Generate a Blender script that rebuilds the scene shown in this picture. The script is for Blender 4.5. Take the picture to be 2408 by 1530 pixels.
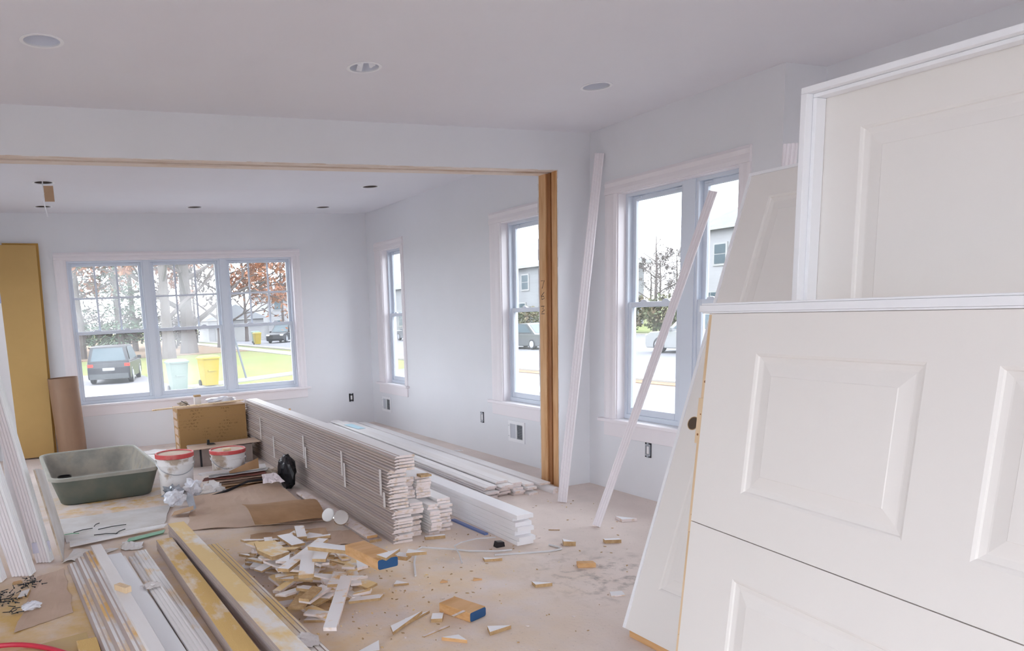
import bpy, bmesh, math, random
from mathutils import Vector, Matrix, noise

for _o in list(bpy.data.objects):
    bpy.data.objects.remove(_o, do_unlink=True)
SC = bpy.context.scene
COL = SC.collection
PI = math.pi

# ------------------------------------------------------------------ camera, sky, exposure
HC = 1.4674
RX, ROLL, RZ = 1.4070, -0.0494, -0.3782
F_PX, SX, SY, WPX = 1798.331, -360.0, 268.4, 2408.0
cam_d = bpy.data.cameras.new('camera')
cam = bpy.data.objects.new('camera', cam_d)
COL.objects.link(cam)
cam_d.sensor_fit = 'HORIZONTAL'
cam_d.sensor_width = 36.0
cam_d.lens = F_PX / WPX * 36.0
cam_d.shift_x = -SX / WPX
cam_d.shift_y = SY / WPX
cam_d.clip_start = 0.05
cam_d.clip_end = 600
cam.matrix_world = (Matrix.Translation((0, 0, HC)) @ Matrix.Rotation(RZ, 4, 'Z')
                    @ Matrix.Rotation(RX, 4, 'X') @ Matrix.Rotation(ROLL, 4, 'Z'))
SC.camera = cam

world = bpy.data.worlds.new('overcast_sky')
SC.world = world
world.use_nodes = True
_bg = world.node_tree.nodes['Background']
_bg.inputs['Color'].default_value = (0.905, 0.94, 1.0, 1)
_bg.inputs['Strength'].default_value = 4.2

SC.view_settings.view_transform = 'Standard'
SC.view_settings.look = 'None'
SC.view_settings.gamma = 1.0
SC.view_settings.use_curve_mapping = False
SC.view_settings.exposure = 0.69
SC.cycles.max_bounces = 14
SC.cycles.diffuse_bounces = 9
SC.cycles.glossy_bounces = 4
SC.cycles.transmission_bounces = 6
SC.cycles.transparent_max_bounces = 16
SC.cycles.caustics_reflective = False
SC.cycles.caustics_refractive = False
SC.cycles.use_denoising = True

# ------------------------------------------------------------------ materials
MATS = {}


def mat(name, col, rough=0.6, var=None, bump=None, metal=0.0, coat=0.0, stretch=(1, 1, 1), alt=None, spec=0.4, trans=0.0):
    """col base colour; var=(col2, scale, lo, hi); alt=second var layer; bump=(scale, strength)."""
    if name in MATS:
        return MATS[name]
    m = bpy.data.materials.new(name)
    m.use_nodes = True
    nt = m.node_tree
    N, L = nt.nodes, nt.links
    b = N['Principled BSDF']
    b.inputs['Roughness'].default_value = rough
    b.inputs['Metallic'].default_value = metal
    b.inputs['Specular IOR Level'].default_value = spec
    b.inputs['Coat Weight'].default_value = coat
    b.inputs['Transmission Weight'].default_value = trans
    b.inputs['Base Color'].default_value = (*col, 1)
    vec = None
    if var or bump or alt:
        tc = N.new('ShaderNodeTexCoord')
        oi = N.new('ShaderNodeObjectInfo')
        ml = N.new('ShaderNodeMath'); ml.operation = 'MULTIPLY'; ml.inputs[1].default_value = 37.0
        L.new(oi.outputs['Random'], ml.inputs[0])
        ad = N.new('ShaderNodeVectorMath'); ad.operation = 'ADD'
        L.new(tc.outputs['Object'], ad.inputs[0]); L.new(ml.outputs[0], ad.inputs[1])
        mp = N.new('ShaderNodeMapping'); mp.inputs['Scale'].default_value = stretch
        L.new(ad.outputs[0], mp.inputs['Vector'])
        vec = mp.outputs[0]
    prev = None
    for lay in (var, alt):
        if not lay:
            continue
        c2, sc, lo, hi = lay
        nz = N.new('ShaderNodeTexNoise'); nz.inputs['Scale'].default_value = sc
        nz.inputs['Detail'].default_value = 5; nz.inputs['Roughness'].default_value = 0.6
        L.new(vec, nz.inputs['Vector'])
        mr = N.new('ShaderNodeMapRange'); mr.inputs[1].default_value = lo; mr.inputs[2].default_value = hi
        L.new(nz.outputs['Fac'], mr.inputs[0])
        mx = N.new('ShaderNodeMix'); mx.data_type = 'RGBA'
        L.new(mr.outputs[0], mx.inputs[0])
        if prev is None:
            mx.inputs[6].default_value = (*col, 1)
        else:
            L.new(prev, mx.inputs[6])
        mx.inputs[7].default_value = (*c2, 1)
        prev = mx.outputs[2]
    if prev is not None:
        L.new(prev, b.inputs['Base Color'])
    if bump:
        nz = N.new('ShaderNodeTexNoise'); nz.inputs['Scale'].default_value = bump[0]
        nz.inputs['Detail'].default_value = 4
        L.new(vec, nz.inputs['Vector'])
        bp = N.new('ShaderNodeBump'); bp.inputs['Strength'].default_value = bump[1]
        bp.inputs['Distance'].default_value = 0.01
        L.new(nz.outputs['Fac'], bp.inputs['Height'])
        L.new(bp.outputs['Normal'], b.inputs['Normal'])
    MATS[name] = m
    return m


def glass_mat(name, film, patch=None):
    """Window pane: clear, slightly reflective, with a thin dusty film; patch=(x, z, radius, amount) is a fogged spot."""
    m = bpy.data.materials.new(name)
    m.use_nodes = True
    nt = m.node_tree
    N, L = nt.nodes, nt.links
    N.remove(N['Principled BSDF'])
    out = N['Material Output']
    tr = N.new('ShaderNodeBsdfTransparent'); tr.inputs[0].default_value = (0.96, 0.975, 0.98, 1)
    gl = N.new('ShaderNodeBsdfGlossy'); gl.inputs['Roughness'].default_value = 0.02
    tl = N.new('ShaderNodeBsdfTranslucent'); tl.inputs[0].default_value = (0.95, 0.96, 0.97, 1)
    fr = N.new('ShaderNodeFresnel'); fr.inputs[0].default_value = 1.08
    m1 = N.new('ShaderNodeMixShader')
    L.new(fr.outputs[0], m1.inputs[0]); L.new(tr.outputs[0], m1.inputs[1]); L.new(gl.outputs[0], m1.inputs[2])
    tc = N.new('ShaderNodeTexCoord')
    nz = N.new('ShaderNodeTexNoise'); nz.inputs['Scale'].default_value = 2.2; nz.inputs['Detail'].default_value = 5
    L.new(tc.outputs['Object'], nz.inputs['Vector'])
    mr = N.new('ShaderNodeMapRange'); mr.inputs[1].default_value = 0.3; mr.inputs[2].default_value = 0.75
    mr.inputs[3].default_value = film * 0.5; mr.inputs[4].default_value = film * 1.6
    L.new(nz.outputs['Fac'], mr.inputs[0])
    fac = mr.outputs[0]
    if patch:
        for (px, pz, pr, am) in patch:
            sp = N.new('ShaderNodeVectorMath'); sp.operation = 'DISTANCE'
            cb = N.new('ShaderNodeCombineXYZ')
            sx = N.new('ShaderNodeSeparateXYZ'); L.new(tc.outputs['Object'], sx.inputs[0])
            L.new(sx.outputs[0], cb.inputs[0]); L.new(sx.outputs[2], cb.inputs[2])
            L.new(cb.outputs[0], sp.inputs[0]); sp.inputs[1].default_value = (px, 0, pz)
            pm = N.new('ShaderNodeMapRange'); pm.inputs[1].default_value = pr; pm.inputs[2].default_value = pr * 0.35
            pm.inputs[3].default_value = 0; pm.inputs[4].default_value = am
            L.new(sp.outputs['Value'], pm.inputs[0])
            mu = N.new('ShaderNodeMath'); mu.operation = 'MULTIPLY_ADD'
            L.new(pm.outputs[0], mu.inputs[0]); mu.inputs[1].default_value = 1.0
            L.new(fac, mu.inputs[2]); fac = mu.outputs[0]
    m2 = N.new('ShaderNodeMixShader')
    L.new(fac, m2.inputs[0]); L.new(m1.outputs[0], m2.inputs[1]); L.new(tl.outputs[0], m2.inputs[2])
    L.new(m2.outputs[0], out.inputs[0])
    return m


def print_mat(name, col, ink):
    """Cardboard with rows of worn, smeared shipping print."""
    m = mat(name, col, 0.8, bump=(120, 0.15))
    nt = m.node_tree
    N, L = nt.nodes, nt.links
    b = N['Principled BSDF']
    tc = N.new('ShaderNodeTexCoord')
    br = N.new('ShaderNodeTexBrick')
    br.inputs['Scale'].default_value = 1.0
    br.inputs['Brick Width'].default_value = 0.055; br.inputs['Row Height'].default_value = 0.034
    br.inputs['Mortar Size'].default_value = 0.009; br.inputs['Mortar Smooth'].default_value = 0.2
    br.inputs['Color1'].default_value = (1, 1, 1, 1); br.inputs['Color2'].default_value = (1, 1, 1, 1)
    br.inputs['Mortar'].default_value = (0, 0, 0, 1)
    mp = N.new('ShaderNodeMapping'); mp.inputs['Rotation'].default_value = (PI / 2, 0, 0)
    L.new(tc.outputs['Object'], mp.inputs[0]); L.new(mp.outputs[0], br.inputs['Vector'])
    n1 = N.new('ShaderNodeTexNoise'); n1.inputs['Scale'].default_value = 4.2; n1.inputs['Detail'].default_value = 2
    n2 = N.new('ShaderNodeTexNoise'); n2.inputs['Scale'].default_value = 75; n2.inputs['Detail'].default_value = 2
    for q in (n1, n2):
        L.new(tc.outputs['Object'], q.inputs['Vector'])
    r1 = N.new('ShaderNodeMapRange'); r1.inputs[1].default_value = 0.48; r1.inputs[2].default_value = 0.58
    r2 = N.new('ShaderNodeMapRange'); r2.inputs[1].default_value = 0.47; r2.inputs[2].default_value = 0.56
    L.new(n1.outputs['Fac'], r1.inputs[0]); L.new(n2.outputs['Fac'], r2.inputs[0])
    a = N.new('ShaderNodeMath'); a.operation = 'MULTIPLY'; L.new(r1.outputs[0], a.inputs[0]); L.new(r2.outputs[0], a.inputs[1])
    c = N.new('ShaderNodeMath'); c.operation = 'MULTIPLY'; L.new(a.outputs[0], c.inputs[0]); L.new(br.outputs['Color'], c.inputs[1])
    d = N.new('ShaderNodeMath'); d.operation = 'MULTIPLY'; L.new(c.outputs[0], d.inputs[0]); d.inputs[1].default_value = 0.7
    mx = N.new('ShaderNodeMix'); mx.data_type = 'RGBA'
    L.new(d.outputs[0], mx.inputs[0]); mx.inputs[6].default_value = (*col, 1); mx.inputs[7].default_value = (*ink, 1)
    L.new(mx.outputs[2], b.inputs['Base Color'])
    return m


def siding_mat(name, col, row):
    m = mat(name, col, 0.6)
    nt = m.node_tree
    N, L = nt.nodes, nt.links
    tc = N.new('ShaderNodeTexCoord')
    sx = N.new('ShaderNodeSeparateXYZ'); L.new(tc.outputs['Object'], sx.inputs[0])
    dv = N.new('ShaderNodeMath'); dv.operation = 'DIVIDE'; dv.inputs[1].default_value = row
    L.new(sx.outputs[2], dv.inputs[0])
    fr = N.new('ShaderNodeMath'); fr.operation = 'FRACT'; L.new(dv.outputs[0], fr.inputs[0])
    bp = N.new('ShaderNodeBump'); bp.inputs['Strength'].default_value = 1.0; bp.inputs['Distance'].default_value = 0.06
    bp.invert = True
    L.new(fr.outputs[0], bp.inputs['Height']); L.new(bp.outputs[0], N['Principled BSDF'].inputs['Normal'])
    return m


WALL = mat('wall_paint', (0.79, 0.797, 0.828), 0.75, var=((0.765, 0.772, 0.80), 1.3, 0.35, 0.7), bump=(220, 0.04))
CEIL = mat('ceiling_paint', (0.80, 0.80, 0.845), 0.85, var=((0.785, 0.775, 0.82), 0.8, 0.4, 0.65))
CASE = mat('casing_primer', (0.84, 0.80, 0.825), 0.5)
VINYL = mat('window_vinyl', (0.70, 0.75, 0.83), 0.4)
PRIMED = mat('primed_white', (0.84, 0.82, 0.82), 0.5, var=((0.78, 0.74, 0.72), 6, 0.45, 0.75), stretch=(1, 0.12, 1))
PRIMED_S = mat('primed_white_dusty', (0.84, 0.83, 0.83), 0.6, var=((0.80, 0.52, 0.20), 5, 0.5, 0.62), stretch=(1, 0.35, 1), alt=((0.60, 0.57, 0.56), 3, 0.52, 0.8))
DUSTY = mat('sawdust_covered', (0.74, 0.50, 0.19), 0.9, var=((0.85, 0.80, 0.74), 4.5, 0.5, 0.62), stretch=(1, 0.4, 1), bump=(160, 0.35))
BOARD_EDGE = mat('board_edge', (0.42, 0.35, 0.335), 0.7, var=((0.50, 0.41, 0.36), 3, 0.4, 0.65), stretch=(1, 0.1, 1))  # tan edge colour, also darkened to paint shade on the boards' sides
BOARD_END = mat('board_end', (0.78, 0.69, 0.67), 0.8, var=((0.62, 0.47, 0.35), 22, 0.5, 0.68))
MDF = mat('brown_fibre', (0.42, 0.27, 0.13), 0.85, var=((0.52, 0.36, 0.2), 40, 0.4, 0.65))
PINE = mat('pine', (0.80, 0.62, 0.41), 0.6, var=((0.70, 0.48, 0.26), 9, 0.45, 0.75), stretch=(6, 6, 0.5))
BLOCKWOOD = mat('block_wood', (0.68, 0.41, 0.20), 0.65, var=((0.56, 0.30, 0.11), 14, 0.42, 0.7), stretch=(1, 0.2, 3))
STUD = mat('stud_wood', (0.68, 0.42, 0.22), 0.7, var=((0.50, 0.24, 0.08), 5, 0.4, 0.72), stretch=(5, 5, 0.5))
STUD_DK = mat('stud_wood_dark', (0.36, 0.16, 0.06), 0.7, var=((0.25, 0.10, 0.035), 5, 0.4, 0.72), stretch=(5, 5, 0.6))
PLATE = mat('header_plate_wood', (0.80, 0.70, 0.62), 0.75, var=((0.62, 0.46, 0.33), 4, 0.5, 0.72), stretch=(0.7, 6, 6))
DOORW = mat('door_primer', (0.80, 0.768, 0.738), 0.45, bump=(300, 0.02))
JAMBW = mat('jamb_white', (0.86, 0.865, 0.89), 0.4)
CARD = mat('cardboard', (0.53, 0.36, 0.23), 0.85, var=((0.46, 0.30, 0.18), 3.5, 0.4, 0.7), bump=(60, 0.08))
CARD_P = mat('cardboard_pale', (0.60, 0.45, 0.35), 0.85, var=((0.50, 0.36, 0.26), 2.2, 0.4, 0.7))
CARD_D = mat('cardboard_brown', (0.38, 0.22, 0.11), 0.85, var=((0.46, 0.28, 0.15), 6, 0.4, 0.7))
PAPER = mat('paper_white', (0.80, 0.79, 0.80), 0.8, var=((0.70, 0.65, 0.60), 4, 0.48, 0.7))
DRY = mat('drywall_board', (0.66, 0.64, 0.63), 0.85, var=((0.52, 0.48, 0.44), 3, 0.42, 0.7))
DRY_CORE = mat('drywall_core', (0.55, 0.47, 0.38), 0.9, var=((0.4, 0.32, 0.24), 18, 0.45, 0.65))
YELLOW = mat('yellow_panel', (0.56, 0.36, 0.13), 0.55, var=((0.52, 0.33, 0.115), 1.5, 0.4, 0.7))
YELLOW_D = mat('yellow_panel_rear', (0.52, 0.30, 0.07), 0.55)
TUB = mat('tub_plastic', (0.13, 0.155, 0.135), 0.55, var=((0.20, 0.195, 0.16), 4, 0.42, 0.7))
TUB_IN = mat('tub_dried_mortar', (0.36, 0.325, 0.275), 0.8, var=((0.24, 0.235, 0.215), 5, 0.4, 0.65), alt=((0.45, 0.33, 0.18), 3, 0.58, 0.75))
BUCKET = mat('bucket_plastic', (0.80, 0.78, 0.78), 0.5, var=((0.45, 0.36, 0.28), 5, 0.53, 0.62))
RED = mat('red_plastic', (0.62, 0.09, 0.09), 0.45, var=((0.66, 0.22, 0.2), 8, 0.5, 0.7))
LIDC = mat('lid_top', (0.62, 0.46, 0.34), 0.7, var=((0.75, 0.62, 0.5), 8, 0.4, 0.7))
FOIL = mat('grey_foil', (0.52, 0.56, 0.62), 0.3, metal=0.6, var=((0.35, 0.38, 0.42), 7, 0.4, 0.65))
PLASTIC = mat('thin_plastic', (0.78, 0.79, 0.84), 0.25, var=((0.66, 0.67, 0.74), 12, 0.4, 0.65))
BLACK = mat('black_plastic', (0.012, 0.012, 0.016), 0.3)
STRAP = mat('strap_plastic', (0.62, 0.61, 0.62), 0.4)
TAPE = mat('clear_wrap', (0.70, 0.66, 0.65), 0.25)
BLUE = mat('blue_paint', (0.02, 0.085, 0.22), 0.5)
BLUE_L = mat('blue_steel', (0.14, 0.20, 0.42), 0.4)
GREEN = mat('green_stripe', (0.22, 0.45, 0.30), 0.6)
SCREW = mat('black_screw', (0.03, 0.035, 0.04), 0.4, metal=0.4)
DARK = mat('dark_void', (0.035, 0.035, 0.04), 0.8)
GREYM = mat('galvanised_metal', (0.42, 0.44, 0.48), 0.4, metal=0.7)
CANM = mat('can_metal', (0.78, 0.80, 0.87), 0.45)
BULBG = mat('lamp_glass', (0.86, 0.86, 0.85), 0.12, coat=0.6)
SILVER = mat('reflector_silver', (0.85, 0.85, 0.82), 0.12, metal=1.0)
TUBE = mat('tube_kraft', (0.25, 0.145, 0.09), 0.45, var=((0.31, 0.19, 0.12), 3, 0.4, 0.7), stretch=(1, 1, 0.3))
GLASS = glass_mat('window_glass', 0.02)
GLASS_F = glass_mat('window_glass_filmed', 0.035)


# ------------------------------------------------------------------ mesh helpers
class MB:
    def __init__(self):
        self.v, self.f, self.m = [], [], []

    def face(self, pts, m=0):
        i = len(self.v)
        self.v += [tuple(p) for p in pts]
        self.f.append(tuple(range(i, i + len(pts)))); self.m.append(m)

    def box(self, a, b, m=0):
        (x0, y0, z0), (x1, y1, z1) = a, b
        i = len(self.v)
        self.v += [(x0, y0, z0), (x1, y0, z0), (x1, y1, z0), (x0, y1, z0), (x0, y0, z1), (x1, y0, z1), (x1, y1, z1), (x0, y1, z1)]
        for q in ((0, 3, 2, 1), (4, 5, 6, 7), (0, 1, 5, 4), (1, 2, 6, 5), (2, 3, 7, 6), (3, 0, 4, 7)):
            self.f.append(tuple(i + k for k in q)); self.m.append(m)
        return self

    def prism(self, poly, h0, h1, axis='y', m=0, mend=None):
        """poly list of 2-D points (counter-clockwise) swept along an axis."""
        mend = m if mend is None else mend
        n = len(poly)
        def P(p, h):
            return {'y': (p[0], h, p[1]), 'z': (p[0], p[1], h), 'x': (h, p[0], p[1])}[axis]
        i = len(self.v)
        self.v += [P(p, h0) for p in poly] + [P(p, h1) for p in poly]
        for k in range(n):
            j = (k + 1) % n
            self.f.append((i + k, i + j, i + n + j, i + n + k)); self.m.append(m)
        self.f.append(tuple(i + n - 1 - k for k in range(n))); self.m.append(mend)
        self.f.append(tuple(i + n + k for k in range(n))); self.m.append(mend)
        return self

    def tube(self, path, r, seg=8, m=0, caps=True):
        path = [Vector(p) for p in path]
        rs = r if isinstance(r, (list, tuple)) else [r] * len(path)
        rings = []
        up = Vector((0, 0, 1))
        for k, p in enumerate(path):
            d = (path[min(k + 1, len(path) - 1)] - path[max(k - 1, 0)])
            if d.length < 1e-9:
                d = Vector((0, 0, 1))
            d.normalize()
            s = d.cross(up if abs(d.z) < 0.95 else Vector((1, 0, 0))); s.normalize()
            t = s.cross(d)
            i = len(self.v)
            for q in range(seg):
                a = 2 * PI * q / seg
                self.v.append(tuple(p + s * (math.cos(a) * rs[k]) + t * (math.sin(a) * rs[k])))
            rings.append(i)
        for a, b in zip(rings, rings[1:]):
            for q in range(seg):
                w = (q + 1) % seg
                self.f.append((a + q, a + w, b + w, b + q)); self.m.append(m)
        if caps:
            self.f.append(tuple(rings[0] + seg - 1 - q for q in range(seg))); self.m.append(m)
            self.f.append(tuple(rings[-1] + q for q in range(seg))); self.m.append(m)
        return self

    def lathe(self, prof, seg=28, m=0, c=(0, 0, 0)):
        """prof list of (r, z) going round the section."""
        rings = []
        for r, z in prof:
            i = len(self.v)
            for q in range(seg):
                a = 2 * PI * q / seg
                self.v.append((c[0] + r * math.cos(a), c[1] + r * math.sin(a), c[2] + z))
            rings.append(i)
        for a, b in zip(rings, rings[1:]):
            for q in range(seg):
                w = (q + 1) % seg
                self.f.append((a + q, a + w, b + w, b + q)); self.m.append(m)
        return self

    def mesh(self, name, mats, smooth=False, bevel=0.0, merge=False):
        me = bpy.data.meshes.new(name)
        me.from_pydata(self.v, [], self.f)
        for x in (mats if isinstance(mats, (list, tuple)) else [mats]):
            me.materials.append(x)
        me.polygons.foreach_set('material_index', self.m)
        bm = bmesh.new(); bm.from_mesh(me)
        if merge or smooth:
            bmesh.ops.remove_doubles(bm, verts=bm.verts, dist=1e-5)
        bmesh.ops.recalc_face_normals(bm, faces=bm.faces)
        if bevel:
            es = [e for e in bm.edges if len(e.link_faces) == 2 and e.calc_face_angle(0) > 0.5]
            bmesh.ops.bevel(bm, geom=es, offset=bevel, segments=2, affect='EDGES', profile=0.5)
        bm.to_mesh(me); bm.free()
        if smooth:
            me.polygons.foreach_set('use_smooth', [True] * len(me.polygons))
            try:
                me.set_sharp_from_angle(angle=0.7)
            except Exception:
                pass
        me.update()
        return me

    def build(self, name, mats, parent=None, **k):
        return link(name, self.mesh(name, mats, **k), parent)


def link(name, me, parent=None, mw=None):
    o = bpy.data.objects.new(name, me)
    COL.objects.link(o)
    if parent is not None:
        o.parent = parent
    if mw is not None:
        o.matrix_world = mw
    return o


def tag(o, label, cat, group=None, kind='thing'):
    o['label'] = label
    o['category'] = cat
    o['kind'] = kind
    if group:
        o['group'] = group
    return o


def thing(name, loc, label, cat, group=None, rz=0.0):
    o = bpy.data.objects.new(name, None)
    COL.objects.link(o)
    o.empty_display_size = 0.1
    o.location = loc
    o.rotation_euler = (0, 0, rz)
    return tag(o, label, cat, group)


def struct(o):
    o['kind'] = 'structure'
    return o


def sempty(name, loc=(0, 0, 0), rz=0.0):
    o = bpy.data.objects.new(name, None)
    COL.objects.link(o)
    o.location = loc
    o.rotation_euler = (0, 0, rz)
    return struct(o)


def frame_mw(p0, ydir, zdir):
    """Matrix with local Y along ydir and local Z as near zdir as it can be, at p0."""
    y = Vector(ydir).normalized()
    z = Vector(zdir); z = (z - y * z.dot(y)).normalized()
    x = y.cross(z)
    m = Matrix((x, y, z)).transposed().to_4x4()
    m.translation = Vector(p0)
    return m


RNG = random.Random(7)

# ------------------------------------------------------------------ the room shell
XR, YP, YPB, YF, HZ = 4.015, 5.013, 5.27, 9.5, 2.74
XJ, YJ = 4.344, 3.323       # wall that steps out beside the doors
XL, YB = -2.6, -2.8         # behind and beside the camera
XLF = -1.5                  # wall on the far room's other side
TW = 0.16


def wall(name, axis, plane, out, a0, a1, z0, z1, holes, t=TW, m=WALL):
    """Wall slab in the plane axis=plane, its outer face t further along 'out' (+1/-1), with rectangular holes (u0,u1,z0,z1)."""
    us = sorted({a0, a1, *[h[0] for h in holes], *[h[1] for h in holes]})
    zs = sorted({z0, z1, *[h[2] for h in holes], *[h[3] for h in holes]})
    def solid(i, j):
        if i < 0 or j < 0 or i >= len(us) - 1 or j >= len(zs) - 1:
            return False
        cu, cz = (us[i] + us[i + 1]) / 2, (zs[j] + zs[j + 1]) / 2
        return not any(h[0] < cu < h[1] and h[2] < cz < h[3] for h in holes)
    p0, p1 = plane, plane + out * t
    mb = MB()
    def P(u, p, z):
        return (p, u, z) if axis == 'x' else (u, p, z)
    for i in range(len(us) - 1):
        for j in range(len(zs) - 1):
            if not solid(i, j):
                continue
            u0, u1, w0, w1 = us[i], us[i + 1], zs[j], zs[j + 1]
            for p in (p0, p1):
                mb.face([P(u0, p, w0), P(u1, p, w0), P(u1, p, w1), P(u0, p, w1)])
            if not solid(i - 1, j): mb.face([P(u0, p0, w0), P(u0, p1, w0), P(u0, p1, w1), P(u0, p0, w1)])
            if not solid(i + 1, j): mb.face([P(u1, p0, w0), P(u1, p1, w0), P(u1, p1, w1), P(u1, p0, w1)])
            if not solid(i, j - 1): mb.face([P(u0, p0, w0), P(u1, p0, w0), P(u1, p1, w0), P(u0, p1, w0)])
            if not solid(i, j + 1): mb.face([P(u0, p0, w1), P(u1, p0, w1), P(u1, p1, w1), P(u0, p1, w1)])
    return struct(mb.build(name, m, merge=True))


# floor: dusty subfloor over both rooms
FLOOR = mat('subfloor', (0.62, 0.50, 0.42), 0.85)
nt = FLOOR.node_tree
N, L = nt.nodes, nt.links
fb = N['Principled BSDF']
tc = N.new('ShaderNodeTexCoord')


def nz(scale, detail, lo, hi, rough=0.6, vec=None):
    n = N.new('ShaderNodeTexNoise'); n.inputs['Scale'].default_value = scale; n.inputs['Detail'].default_value = detail
    n.inputs['Roughness'].default_value = rough
    L.new(vec or tc.outputs['Object'], n.inputs['Vector'])
    r = N.new('ShaderNodeMapRange'); r.inputs[1].default_value = lo; r.inputs[2].default_value = hi
    L.new(n.outputs['Fac'], r.inputs[0])
    return r.outputs[0]


def mixc(fac, a, b):
    x = N.new('ShaderNodeMix'); x.data_type = 'RGBA'
    L.new(fac, x.inputs[0])
    for s, c in ((6, a), (7, b)):
        if isinstance(c, tuple):
            x.inputs[s].default_value = (*c, 1)
        else:
            L.new(c, x.inputs[s])
    return x.outputs[2]


def spot(cx, cy, r0, r1):
    """1 inside r1, 0 outside r0 around a place where sawdust has gathered."""
    d = N.new('ShaderNodeVectorMath'); d.operation = 'DISTANCE'; d.inputs[1].default_value = (cx, cy, 0)
    L.new(tc.outputs['Object'], d.inputs[0])
    r = N.new('ShaderNodeMapRange'); r.inputs[1].default_value = r0; r.inputs[2].default_value = r1
    L.new(d.outputs['Value'], r.inputs[0])
    return r.outputs[0]


def mul(a, b):
    x = N.new('ShaderNodeMath'); x.operation = 'MULTIPLY'; L.new(a, x.inputs[0]); L.new(b, x.inputs[1]); return x.outputs[0]


c = mixc(nz(1.6, 6, 0.35, 0.68), (0.79, 0.69, 0.635), (0.69, 0.60, 0.55))
c = mixc(mul(nz(2.5, 5, 0.52, 0.72), nz(0.6, 2, 0.4, 0.6)), c, (0.58, 0.51, 0.475))
c = mixc(mul(spot(0.7, 3.9, 2.2, 0.3), nz(3.5, 6, 0.36, 0.62)), c, (0.76, 0.54, 0.27))
c = mixc(mul(spot(-0.25, 4.1, 0.9, 0.2), nz(4.5, 6, 0.3, 0.6)), c, (0.66, 0.44, 0.16))
c = mixc(mul(spot(0.4, 6.6, 0.8, 0.2), nz(6, 6, 0.45, 0.62)), c, (0.70, 0.44, 0.12))
c = mixc(mul(spot(2.7, 3.2, 0.55, 0.1), nz(14, 6, 0.5, 0.66)), c, (0.40, 0.35, 0.32))
c = mixc(nz(60, 3, 0.62, 0.74), c, (0.54, 0.46, 0.41))
L.new(c, fb.inputs['Base Color'])
bmp = N.new('ShaderNodeBump'); bmp.inputs['Strength'].default_value = 0.2; bmp.inputs['Distance'].default_value = 0.01
n_ = N.new('ShaderNodeTexNoise'); n_.inputs['Scale'].default_value = 45; n_.inputs['Detail'].default_value = 5
L.new(tc.outputs['Object'], n_.inputs['Vector']); L.new(n_.outputs['Fac'], bmp.inputs['Height']); L.new(bmp.outputs[0], fb.inputs['Normal'])

fl = MB()
fl.prism([(XL - TW, YB - TW), (XJ + TW, YB - TW), (XJ + TW, YJ + 0.0), (XR + TW, YJ + 0.0), (XR + TW, YF + TW), (XLF - TW, YF + TW), (XLF - TW, YPB), (XL - TW, YPB)], -0.25, 0.0, 'z')
struct(fl.build('floor', FLOOR))

# ceiling with the round holes of the can lights
CANS = [(0.123, 3.92, 'near'), (1.70, 3.94, 'near'), (3.22, 3.96, 'near'),
        (3.242, 7.50, 'far'), (3.243, 8.96, 'far'), (1.712, 9.0, 'far'), (0.123, 7.55, 'far'), (0.116, 9.01, 'far')]
CAN_R = 0.082
bm = bmesh.new()
edges = []


def ring(pts):
    vs = [bm.verts.new(p) for p in pts]
    edges.extend(bm.edges.new((vs[k], vs[(k + 1) % len(vs)])) for k in range(len(vs)))


ring([(XL, YB, HZ), (XJ, YB, HZ), (XJ, YJ, HZ), (XR, YJ, HZ), (XR, YF, HZ), (XLF, YF, HZ), (XLF, YPB, HZ), (XL, YPB, HZ)])
for cx, cy, _ in CANS:
    ring([(cx + CAN_R * math.cos(2 * PI * k / 32), cy + CAN_R * math.sin(2 * PI * k / 32), HZ) for k in range(32)])
bmesh.ops.triangle_fill(bm, use_beauty=True, edges=edges)
for f in list(bm.faces):
    if f.normal.z > 0:
        f.normal_flip()
me = bpy.data.meshes.new('ceiling'); bm.to_mesh(me); bm.free(); me.materials.append(CEIL)
struct(link('ceiling', me))
struct(MB().box((XL - TW, YB - TW, 2.98), (XJ + TW, YPB, 3.1)).box((XLF - TW, YPB + 0.001, 2.98), (XJ + TW, YF + TW, 3.1)).build('light_block_roof', mat('light_block_wood', (0.3, 0.25, 0.2), 0.9)))  # unseen slab added over the ceiling to block sky light

# window openings: (u0,u1,z0,z1)
W_FAR = (0.285, 3.0, 0.56, 2.225)
W_E = (8.455, 9.03, 0.565, 2.235)
W_G = (5.52, 6.285, 0.565, 2.235)
W_D = (3.604, 4.70, 0.565, 2.25)
W_L = (-1.9, 1.7, 0.1, 2.4)  # from here on: unseen openings added for fill light
W_B = (-1.9, 3.4, 0.1, 2.4)
W_LF = (6.0, 8.6, 0.56, 2.225)
W_J = (-1.6, 0.6, 0.56, 2.25)
wall('wall_far', 'y', YF, 1, XLF - TW, XR + TW, -0.25, 2.98, [W_FAR])
wall('wall_right', 'x', XR, 1, YJ, YF, -0.25, 2.98, [W_E, W_G, W_D])
wall('wall_return', 'y', YJ, 1, XR + TW, XJ + TW, -0.25, 2.98, [], t=0.12)
wall('wall_right_near', 'x', XJ, 1, YB - TW, YJ, -0.25, 2.98, [W_J])
wall('wall_back', 'y', YB, -1, XL - TW, XJ, -0.25, 2.98, [W_B])
wall('wall_left', 'x', XL, -1, YB, YPB, -0.25, 2.98, [W_L])
wall('wall_left_far', 'x', XLF, -1, YPB, YF, -0.25, 2.98, [W_LF])

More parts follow.
